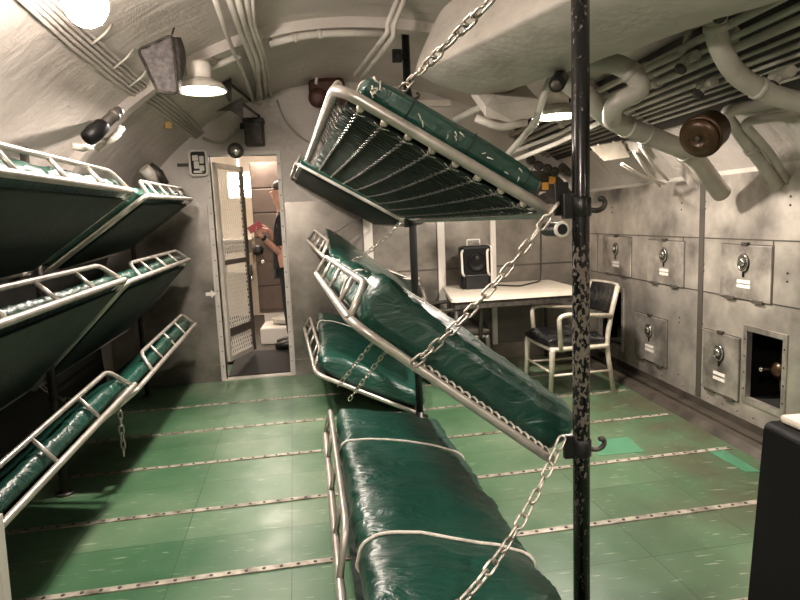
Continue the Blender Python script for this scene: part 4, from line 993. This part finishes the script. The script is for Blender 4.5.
for sgn in (1, -1):
    k = -int((z1 - z0) * 0.5 / st) - 2
    while k * st < uu1 + (z1 - z0) * 0.5:
        # line u = k*st + sgn*0.5*(z - z0)
        pts = []
        ub = k * st if sgn > 0 else k * st
        za, zb = z0 + 0.05, z1 - 0.05
        f = lambda z: ub + sgn * 0.5 * (z - z0) if sgn > 0 else ub - 0.5 * (z - z0) + 0.0
        if sgn > 0: lo, hi = max(za, z0 + (uu0 - ub) / 0.5), min(zb, z0 + (uu1 - ub) / 0.5)
        else: lo, hi = max(za, z0 + (ub - uu1) / 0.5), min(zb, z0 + (ub - uu0) / 0.5)
        if hi > lo + 0.01: mb.tube([dpt(f(lo), lo), dpt(f(hi), hi)], 0.0036, 4, caps=False)
        k += 1
mb.build('mesh', M['white'], t)
MB().box(dpt(DW - 0.03, 1.05) - nn * 0.03, (0.04, 0.04, 0.12), None, 0.01).build('latch', M['iron'], t)
q = dpt(DW - 0.03, 0.95) - nn * 0.04; MB().ball(q, 0.02, 10).build('knob', M['chrome'], t)
# taupe lockers behind the person
t = thing('tall_locker', 'tall taupe locker with drawer seams beyond the doorway, behind the person', 'locker', (-0.6, 7.9, 0.13))
a = P(249, 165, 7.7); b = P(320, 318, 7.7); MB().bb((a.x, 7.7, 0.42), (b.x + 0.15, 8.15, 2.30), 0.01).build('carcass', M['taupe'], t)
for i in range(6):
    zz = 0.46 + i * 0.305; MB().bb((a.x + 0.015, 7.68, zz), (b.x + 0.1, 7.70, zz + 0.29), 0.006).build('drawer', M['taupe'], t)
MB().bb((a.x + 0.05, 7.75, 0.13), (b.x + 0.1, 8.1, 0.42)).build('base', M['white'], t)
c = P(258, 250, 7.66); MB().rev([(0.06, 0), (0.07, 0.02), (0.03, 0.035)], c, (0, -1, 0)).build('dial', M['black'], t); c = P(263, 262, 7.66); MB().ball(c, 0.035, 10, (0.7, 0.5, 1)).build('handle', M['chrome'], t)
t = thing('wash_basin', 'white low basin at the foot of the taupe locker beyond the doorway', 'basin', (-0.75, 7.3, 0.13))
MB().bb((-0.95, 7.05, 0.13), (-0.35, 7.6, 0.33), 0.02).build('cabinet', M['white'], t); MB().rev([(0.05, 0), (0.13, 0.02), (0.16, 0.07), (0.15, 0.075), (0.1, 0.03)], (-0.68, 7.3, 0.33), (0, 0, 1)).build('bowl', M['cream'], t)
t = thing('wall_shelf', 'pale shelf bracket seen through the mesh door', 'shelf', P(236, 240, 8.9))
c = P(236, 240, 8.9); MB().bb(c + V((-0.3, 0, 0)), c + V((0.22, 0.65, 0.04))).build('board', M['tabletop'], t); MB().bb(c + V((-0.2, 0.2, -0.5)), c + V((0.15, 0.65, -0.2)), 0.02).build('box', M['tabletop'], t)
for dx in (-0.25, 0.17): MB().prism([c + V((dx, 0.62, 0)), c + V((dx, 0.62, -0.3)), c + V((dx, 0.2, 0))], (0.03, 0, 0)).build('bracket', M['tabletop'], t)

# ---------------------------------------------------------------- person beyond the doorway
def skin_obj(name, verts, edges, mat, parent, loc, sub=2, root=0):
    me = bpy.data.meshes.new(name); base = V(loc)
    me.from_pydata([tuple(V(p) - base) for p, r in verts], edges, [])
    o = bpy.data.objects.new(name, me); C.objects.link(o)
    if parent is None: o.location = base
    o.parent = parent
    s = o.modifiers.new('Skin', 'SKIN'); s.use_smooth_shade = True
    lay = me.skin_vertices[0].data if me.skin_vertices else None
    if lay is None:
        bm = bmesh.new(); bm.from_mesh(me); bm.verts.layers.skin.verify(); bm.to_mesh(me); bm.free(); lay = me.skin_vertices[0].data
    for d, (p, r) in zip(lay, verts):
        d.radius = r if isinstance(r, tuple) else (r, r); d.use_root = False
    lay[root].use_root = True
    sb = o.modifiers.new('Subdivision', 'SUBSURF'); sb.levels = sub; sb.render_levels = sub
    me.materials.append(mat); return o
hd = P(274, 193, 6.85); gx, gy = P(286, 300, 6.85).x + 0.05, 6.85; G = V((gx, gy, 0.13))
sh = hd.z - 0.235; pel = 0.13 + 0.98
hand = P(259, 234, 6.55); elb = P(283, 256, 6.78)
vs = []; es = []
def vtx(p, r): vs.append((V(p), r)); return len(vs) - 1
def ed(a, b): es.append((a, b))
pv = vtx((gx, gy, pel), (0.15, 0.11)); wa = vtx((gx, gy, pel + 0.2), (0.14, 0.10)); ch = vtx((gx, gy, sh - 0.08), (0.16, 0.12)); nk = vtx((gx - 0.01, gy, sh + 0.06), 0.066)
ed(pv, wa); ed(wa, ch); ed(ch, nk)
h1_ = vtx((hd.x + 0.045, hd.y, hd.z - 0.075), (0.078, 0.075)); h2_ = vtx((hd.x + 0.05, hd.y, hd.z + 0.02), (0.095, 0.08)); h3_ = vtx((hd.x + 0.055, hd.y, hd.z + 0.09), (0.07, 0.065)); ed(nk, h1_); ed(h1_, h2_); ed(h2_, h3_)
ns = vtx((hd.x - 0.055, hd.y, hd.z - 0.005), 0.013); ns2 = vtx((hd.x - 0.025, hd.y, hd.z - 0.0), 0.025); ed(h2_, ns2); ed(ns2, ns)
for s in (-1, 1):
    hp_ = vtx((gx, gy + s * 0.09, pel - 0.08), 0.09); kn = vtx((gx - 0.01, gy + s * 0.1, 0.13 + 0.5), 0.06); an = vtx((gx + 0.02, gy + s * 0.1, 0.13 + 0.09), 0.042); to = vtx((gx - 0.15, gy + s * 0.11, 0.13 + 0.035), 0.035)
    ed(pv, hp_); ed(hp_, kn); ed(kn, an); ed(an, to)
def arm(shp, el, wr, fdir, side, flip):
    s_ = vtx(shp, 0.062); e_ = vtx(el, 0.042); w__ = vtx(wr, 0.027); ed(ch, s_); ed(s_, e_); ed(e_, w__)
    f = V(fdir).normalized(); sd = V(side).normalized(); up_ = f.cross(sd).normalized() * flip
    pm = vtx(V(wr) + f * 0.05, (0.036, 0.02)); ed(w__, pm)
    for k in range(4):
        b0 = V(wr) + f * 0.085 + sd * (0.027 - k * 0.018); ln = (0.036, 0.04, 0.037, 0.029)[k]
        a1 = vtx(b0, 0.0095); a2 = vtx(b0 + f * ln + up_ * 0.014, 0.0085); a3 = vtx(b0 + f * ln * 1.3 + up_ * 0.042, 0.0075); ed(pm, a1); ed(a1, a2); ed(a2, a3)
    b0 = V(wr) + f * 0.035 + sd * 0.03; a1 = vtx(b0, 0.011); a2 = vtx(b0 + f * 0.03 + sd * 0.028 + up_ * 0.01, 0.0095); a3 = vtx(b0 + f * 0.055 + sd * 0.03 + up_ * 0.03, 0.008); ed(w__, a1); ed(a1, a2); ed(a2, a3)
fd = (hand - elb).normalized()
wr1 = hand - fd * 0.06
arm((gx + 0.0, gy - 0.17, sh - 0.05), elb, wr1, fd, (0, 0.2, 1), -1)
arm((gx + 0.0, gy + 0.17, sh - 0.05), V((elb.x + 0.0, gy + 0.22, elb.z + 0.02)), V((hand.x + 0.08, gy + 0.02, hand.z + 0.03)), (-1, -0.3, 0.15), (0, 0.3, 1), 1)
pr = skin_obj('person', vs, es, M['skin'], None, G)
tag(pr, 'person standing beyond the doorway in a dark shirt, holding up a phone, face turned left', 'person')
# clothing and hair
sv = [(V((gx, gy, pel - 0.16)), (0.19, 0.15)), (V((gx, gy, pel - 0.02)), (0.185, 0.145)), (V((gx, gy, pel + 0.2)), (0.17, 0.13)), (V((gx, gy, sh - 0.08)), (0.185, 0.145)), (V((gx - 0.01, gy, sh + 0.035)), (0.075, 0.075)),
      (V((gx, gy - 0.17, sh - 0.05)), 0.085), (lerp(V((gx, gy - 0.17, sh - 0.05)), elb, 0.75), 0.068), (V((gx, gy + 0.17, sh - 0.05)), 0.085), (V((elb.x, gy + 0.21, elb.z + 0.09)), 0.068)]
skin_obj('shirt', sv, [(0, 1), (1, 2), (2, 3), (3, 4), (3, 5), (5, 6), (3, 7), (7, 8)], M['shirt'], pr, G)
tv = [(V((gx, gy, pel)), (0.165, 0.125))]
te = []
for s in (-1, 1):
    i = len(tv); tv += [(V((gx, gy + s * 0.09, pel - 0.1)), 0.105), (V((gx - 0.01, gy + s * 0.1, 0.63)), 0.078), (V((gx + 0.02, gy + s * 0.1, 0.24)), 0.07)]; te += [(0, i), (i, i + 1), (i + 1, i + 2)]
skin_obj('trousers', tv, te, M['shirt'], pr, G)
mb = MB(); mb.ball((hd.x + 0.078, hd.y, hd.z + 0.07), 0.098, 16, (1.02, 0.92, 0.72)); mb.ball((hd.x + 0.11, hd.y, hd.z + 0.02), 0.07, 12, (0.8, 1.05, 1)); mb.build('hair', M['hair'], pr)
for s in (-1, 1):
    MB().ball((hd.x - 0.022, hd.y + s * 0.032, hd.z + 0.028), 0.011, 8).build('eye', M['black'], pr); MB().ball((hd.x + 0.055, hd.y + s * 0.082, hd.z + 0.0), 0.026, 10, (0.7, 0.35, 1.1)).build('ear', M['skin'], pr)
    MB().tube([(hd.x + 0.05, hd.y + s * 0.083, hd.z + 0.035), (hd.x - 0.035, hd.y + s * 0.045, hd.z + 0.032)], 0.004, 6).build('glasses_temple', M['black'], pr)
MB().ball((hd.x - 0.018, hd.y, hd.z - 0.055), 0.02, 10, (0.5, 1.1, 0.35)).build('mouth', M['phone'], pr)
for s in (-1, 1): MB().tube([(gx + 0.07, gy + s * 0.1, 0.185), (gx + 0.02, gy + s * 0.1, 0.19), (gx - 0.1, gy + s * 0.105, 0.175), (gx - 0.19, gy + s * 0.11, 0.165)], [0.045, 0.058, 0.05, 0.034], 12).build('shoe', M['black'], pr)
MB().tube([wr1 + fd * -0.02 + V((0, 0, 0)), wr1 + fd * 0.012], 0.036, 12).build('watch', M['black'], pr)
c = hand + fd * 0.06 + V((0, -0.005, 0.035)); ph = MB().box(c, (0.15, 0.012, 0.075), rotm(0.25, 0, -0.5), 0.005).build('mobile_phone', M['phone'], None, c)
tag(ph, 'red-cased phone held up by the person in the doorway', 'phone')
# ---------------------------------------------------------------- locker wall on the right
def locker_door(label, px, strips=2, group='locker doors on the right wall'):
    (x0, y0, x1, y1) = px                       # pixel box on the locker face
    cx = (x0 + x1) / 2; a = wpx(x0, y0); b = wpx(x1, y0); zc = (y0 + y1) / 2
    ya, yb = max(a.y, b.y), min(a.y, b.y); zt = (wpx(x0, y0 + 1).z + wpx(x1, y0 + (y1 - y0) * 0.06).z) / 2; zb = wpx(cx, y1 - (y1 - y0) * 0.05).z
    t = thing('wall_locker', label, 'locker', (XW, (ya + yb) / 2, zb), group)
    pnl = MB().bb((XW - 0.014, yb, zb), (XW, ya, zt), 0.004).build('door', M['panel'], t)
    MB().bb((XW - 0.004, yb - 0.007, zb - 0.007), (XW, ya + 0.007, zt + 0.007)).build('frame', M['seam'], t)
    h = zt - zb; yc = (ya + yb) / 2; c = V((XW - 0.014, yc, zb + h * 0.68))
    k = MB(); k.rev([(0.052, 0), (0.052, 0.006), (0.046, 0.012), (0.034, 0.014)], c, (-1, 0, 0), 24)
    for i, v in enumerate(k.v): k.v[i] = V((v.x, v.y, c.z + (v.z - c.z) * 1.2))
    lk = k.build('lock_plate', M['iron'], pnl)
    MB().rev([(0.028, 0.014), (0.030, 0.022), (0.02, 0.034), (0.006, 0.036)], c + V((0, 0, 0.006)), (-1, 0, 0), 20).build('lock_cylinder', M['chrome'], pnl)
    rg = MB(); rg.rev([(0.050, 0.011), (0.048, 0.016), (0.042, 0.016), (0.040, 0.011)], c, (-1, 0, 0), 24)
    for i, v in enumerate(rg.v): rg.v[i] = V((v.x, v.y, c.z + (v.z - c.z) * 1.2))
    rg.build('lock_ring', M['chrome'], pnl)
    MB().bb(c + V((-0.012, -0.005, -0.095)), c + V((0, 0.005, -0.055)), 0.003).build('hasp', M['black'], pnl)
    for j in range(strips):
        zz = zb + h * (0.33 - 0.085 * j); MB().bb((XW - 0.017, yc - 0.075 + 0.01, zz - 0.011), (XW - 0.014, yc + 0.055 + 0.01, zz + 0.011)).build('label_strip', M['white'], pnl)
    for s in (-0.28, 0.28):
        MB().bb((XW - 0.022, yc + s * (ya - yb) - 0.05, zb - 0.014), (XW, yc + s * (ya - yb) + 0.05, zb + 0.012), 0.005).build('hinge', M['seam'], t)
    MB().bb((XW - 0.022, yc - 0.03, zt - 0.006), (XW, yc + 0.03, zt + 0.02), 0.004).build('catch', M['iron'], pnl)
    return t
locker_door('upper row locker door nearest the bulkhead, just right of the thick post', (604, 235, 632, 277))
locker_door('upper row locker door, middle of three, left of the dark vertical batten', (649, 239, 685, 287))
locker_door('upper row locker door at the right, right of the dark vertical batten', (723, 243, 774, 303))
locker_door('lower row locker door left of the dark vertical batten, behind the chair', (636, 314, 668, 364))
locker_door('lower row locker door right of the dark vertical batten, beside the open bay', (705, 331, 741, 398))
# frame of the open bay and what is inside
def bay(label, h, cat='locker bay'):
    t = thing('locker_bay', label, cat, (XW, h[0], h[2])); w_ = 0.035
    mb = MB()
    mb.bb((XW - 0.008, h[0] - w_, h[2] - w_), (XW, h[0], h[3] + w_)); mb.bb((XW - 0.008, h[1], h[2] - w_), (XW, h[1] + w_, h[3] + w_)); mb.bb((XW - 0.008, h[0], h[2] - w_), (XW, h[1], h[2])); mb.bb((XW - 0.008, h[0], h[3]), (XW, h[1], h[3] + w_)); mb.build('rim', M['panel'], t)
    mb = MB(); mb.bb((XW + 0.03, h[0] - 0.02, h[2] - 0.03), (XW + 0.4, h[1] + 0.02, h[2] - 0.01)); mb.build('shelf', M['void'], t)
    sc_ = MB(); n = 4
    for i in range(n):
        z = lerp(h[2], h[3], (i + .5) / n)
        for y in (h[0] - w_ / 2, h[1] + w_ / 2): sc_.ball((XW - 0.009, y, z), 0.006, 8)
    sc_.build('screws', M['iron'], t)
    return t
bay('open locker bay with a pale riveted rim at the far right', h1)
t = bay('dark open locker bay behind the chair', h2)
c = P(781, 371, 3.33); c = Px(782, 370, XW + 0.2)
t = thing('brass_valve', 'brownish brass valve inside the open locker bay', 'valve', c)
MB().rev([(0.03, -0.06), (0.06, -0.05), (0.065, 0.02), (0.04, 0.05), (0.015, 0.06)], c, (-1, -0.2, 0.1)).build('body', M['brown'], t); MB().ball(c + V((-0.1, 0.06, -0.0)), 0.025, 12).build('bright_nut', M['chrome'], t)
MB().tube([c + V((0, 0, -0.02)), V((c.x + 0.02, c.y, h1[2] - 0.01))], 0.02, 10).build('pipe', M['iron'], t)
MB().tube([c + V((-0.02, 0.03, 0)), c + V((-0.1, 0.06, 0.0))], 0.012, 8).build('spindle', M['iron'], t)

# ---------------------------------------------------------------- table by the bulkhead
ZT = 0.82
fl, fr_ = Pz(451, 299, ZT), Pz(576, 292, ZT); bl = Bp(436, 284, 0.05); br_ = V((2.22, bk_y(2.22) - 0.05, ZT)); bl = V((1.06, bk_y(1.06) - 0.05, ZT))
t = thing('folding_table', 'cream-topped table against the bulkhead, behind the thick post', 'table', ((fl.x + br_.x) / 2, (fl.y + br_.y) / 2, 0))
top = fillet([fl, V((2.22, fl.y + 0.08, ZT)), br_, bl], 0.05, 5, True)
MB().prism([p - V((0, 0, 0.035)) for p in top], (0, 0, 0.035)).build('tabletop', M['tabletop'], t)
MB().prism([lerp(p, (fl + br_) / 2, 0.04) - V((0, 0, 0.10)) for p in top], (0, 0, 0.064)).build('apron', M['iron'], t)
for p in top[2::6][:4]:
    q = lerp(p, (fl + br_) / 2, 0.07); MB().tube([(q.x, q.y, 0), (q.x, q.y, ZT - 0.05)], 0.018, 10).build('leg', M['iron'], t)
# black case with white handles on the table
c = Pz(478, 289, ZT); a = P(462, 289, c.y); b = P(494, 245, c.y); x0, x1, zt = a.x, b.x, b.z
t = thing('projector_case', 'black upright case with white side handles standing on the cream table', 'case', (c.x, c.y, ZT))
MB().bb((x0, c.y, ZT), (x1 - 0.03, c.y + 0.16, zt), 0.025).build('front', M['blackgloss'], t)
MB().bb((x0 + 0.02, c.y + 0.10, ZT + 0.004), (x1 + 0.02, c.y + 0.24, zt - 0.005), 0.02).build('back_shell', M['white'], t)
for x in (x0 - 0.0, x1 - 0.075):
    zc = ZT + (zt - ZT) * 0.62; MB().tube(fillet([(x + 0.02, c.y + 0.01, zc + 0.12), (x, c.y - 0.02, zc + 0.10), (x + 0.005, c.y - 0.02, zc - 0.10), (x + 0.03, c.y + 0.01, zc - 0.13)], 0.03), 0.012, 8).build('side_handle', M['white'], t)
zc = zt; MB().tube(fillet([(x0 + 0.09, c.y + 0.13, zt - 0.01), (x0 + 0.09, c.y + 0.13, zt + 0.055), (x1 - 0.11, c.y + 0.13, zt + 0.055), (x1 - 0.11, c.y + 0.13, zt - 0.01)], 0.012), 0.008, 8).build('top_handle', M['white'], t)
cc = V(((x0 + x1) / 2 - 0.01, c.y, ZT + (zt - ZT) * 0.62)); MB().rev([(0.085, -0.005), (0.09, 0.008), (0.075, 0.012), (0.06, 0.002), (0.02, 0.006)], cc, (0, -1, 0), 28).build('lens_ring', M['blackgloss'], t)
MB().rev([(0.02, 0.0), (0.02, 0.015), (0.008, 0.018)], cc + V((0, 0, 0.045)), (0, -1, 0), 14).build('knob', M['iron'], t)
MB().bb(cc + V((-0.03, -0.006, 0.16)), cc + V((0.03, 0.0, 0.185))).build('badge', M['seam'], t)
MB().bb(cc + V((-0.11, -0.008, -0.32)), cc + V((0.11, 0.0, -0.12)), 0.004).build('vent_panel', M['black'], t)
pipe('dark cable lying on the cream table and rising up the bulkhead', [Pz(497, 285, ZT + 0.01), Pz(520, 286, ZT + 0.01), Pz(540, 281, ZT + 0.01), Bp(541, 270, 0.02), Bp(541, 228, 0.02)], 0.008, 'darkcable', fl=0.06, name='cable', cat='cable', n=8)

# ---------------------------------------------------------------- armchair beside the post
def armchair(label, o, rz, mat_f, mat_s, cat='chair', name='armchair', H_seat=0.46):
    """faces local -X; o = floor centre"""
    R = Matrix.Rotation(rz, 3, 'Z'); o = V(o); T = lambda x, y, z: o + R @ V((x, y, z))
    t = thing(name, label, cat, o); w = 0.27; f = -0.25; bk = 0.24
    for s in (-1, 1):
        MB().tube([T(f - 0.02, s * w, 0.0), T(f, s * w, 0.40), T(f + 0.01, s * w, 0.43)], [0.017, 0.026, 0.026], 8).build('leg', M[mat_f], t)
        MB().tube(fillet([T(bk + 0.06, s * (w - 0.02), 0.0), T(bk - 0.01, s * (w - 0.02), 0.42), T(bk + 0.03, s * (w - 0.03), 0.64), T(bk + 0.10, s * (w - 0.04), 0.90)], 0.2), [0.014] + [0.019] * 30 if False else 0.021, 8).build('rear_leg', M[mat_f], t)
        MB().tube(fillet([T(f + 0.07, s * (w + 0.01), 0.40), T(f + 0.05, s * (w + 0.02), 0.68), T(f + 0.12, s * (w + 0.02), 0.70), T(bk + 0.04, s * (w - 0.02), 0.66)], 0.07), 0.020, 10).build('armrest', M[mat_f], t)
        MB().tube([T(f, s * w, 0.20), T(bk + 0.02, s * (w - 0.02), 0.20)], 0.011, 8).build('stretcher', M[mat_f], t)
    MB().tube([T(f, -w, 0.22), T(f, w, 0.22)], 0.011, 8).build('stretcher', M[mat_f], t)
    mb = MB()
    mb.tube(fillet([T(f, -w, 0.415), T(bk, -w, 0.415), T(bk, w, 0.415), T(f, w, 0.415)], 0.04, 4, True), 0.02, 8, True); mb.build('seat_frame', M[mat_f], t)
    rings = []
    for i in range(25):
        u = i / 24; ring = []; e = min(u, 1 - u) * 0.5; sh = min(1, 0.5 + e / 0.06 * 0.5)
        for k in range(32):
            a = 2 * PI * k / 32; ca, sa = math.cos(a), math.sin(a); yy = math.copysign(abs(ca) ** .5, ca) * 0.265 * (0.92 + 0.08 * sh); zz = math.copysign(abs(sa) ** .6, sa) * 0.055 * sh
            p = V((f - 0.03 + u * 0.5, yy, 0.465 + zz)); p.z += 0.028 * noise.noise(V((p.x * 13, p.y * 13, 3))) if sa > 0 else 0
            ring.append(T(*p))
        rings.append(ring)
    MB().loft(rings).build('seat_cushion', M[mat_s], t)
    rings = []
    for i in range(13):
        z = 0.66 + 0.24 * i / 12; x = bk + 0.03 + (z - 0.64) * 0.27; ring = []
        for k in range(17):
            y = -0.235 + 0.47 * k / 16; ring.append(T(x + 0.05 * (1 - (y / 0.235) ** 2) - 0.012, y, z))
        for k in range(16, -1, -1):
            y = -0.235 + 0.47 * k / 16; ring.append(T(x + 0.05 * (1 - (y / 0.235) ** 2) + 0.012, y, z))
        rings.append(ring)
    MB().loft(rings).build('backrest', M[mat_s], t)
    MB().tube([T(bk + 0.10 + 0.05 * (1 - (y / 0.23) ** 2), y, 0.905) for y in [-0.23 + 0.46 * k / 12 for k in range(13)]], 0.012, 8).build('top_rail', M[mat_f], t)
    return t
armchair('pale-framed armchair with tufted black seat, half behind the thick post', (1.92, 4.90, 0), 0.06, 'alu', 'leather')
armchair('grey armchair tucked in at the left end of the cream table, half hidden by bunks', (1.08, 5.60, 0), PI, 'seam', 'bpanel')
# low grey cabinet behind the middle mattress
a, b = Bp(384, 330, 0.02), Bp(412, 279, 0.02)
t = thing('low_cabinet', 'low grey metal cabinet against the bulkhead behind the thin post', 'cabinet', (a.x, a.y, 0))
zt = 0.93; x0, x1 = a.x - 0.12, b.x + 0.02; yb = bk_y(x1) - 0.04
MB().bb((x0, yb - 0.30, 0.06), (x1, yb - 0.0, zt), 0.012).build('body', M['bpanel'], t); MB().bb((x0 - 0.015, yb - 0.32, zt), (x1 + 0.015, yb, zt + 0.025), 0.008).build('top', M['panel'], t); MB().bb((x0 + 0.02, yb - 0.27, 0), (x1 - 0.02, yb - 0.02, 0.06)).build('plinth', M['iron'], t)
MB().bb((x0 + 0.03, yb - 0.312, 0.12), (x1 - 0.03, yb - 0.30, zt - 0.04), 0.004).build('door', M['panel'], t)
# tall black stand at the lower right, close to the camera
Y = 1.30; a, b = P(764, 425, Y), P(756, 600, Y); zt = P(772, 421, Y).z; x0 = a.x
t = thing('black_cabinet', 'black upright cabinet with a rounded top corner at the lower right edge', 'cabinet', (x0 + 0.25, Y + 0.2, 0))
sec = fillet([V((x0 - 0.035, Y, 0)), V((x0, Y, zt)), V((x0 + 0.55, Y, zt)), V((x0 + 0.55, Y, 0))], 0.022, 6); sec[0] = V((x0 - 0.055, Y, 0.0))
MB().prism(sec, (0, -0.35, 0)).build('body', M['blackgloss'], t)
MB().prism([p + V((0.03, 0, -0.03)) if i < len(sec) / 2 else p + V((-0.03, 0, -0.03)) for i, p in enumerate(sec)], (0, 0.006, 0)).build('front_panel', M['blackgloss'], t)
t2 = V((x0 + 0.28, Y - 0.08, zt)); o = tag(MB().bb(t2 + V((-0.25, -0.06, 0)), t2 + V((0.25, 0.07, 0.02)), 0.008).build('ledge_tray', M['tabletop'], None, t2), 'small beige tray lying on top of the black cabinet', 'tray')
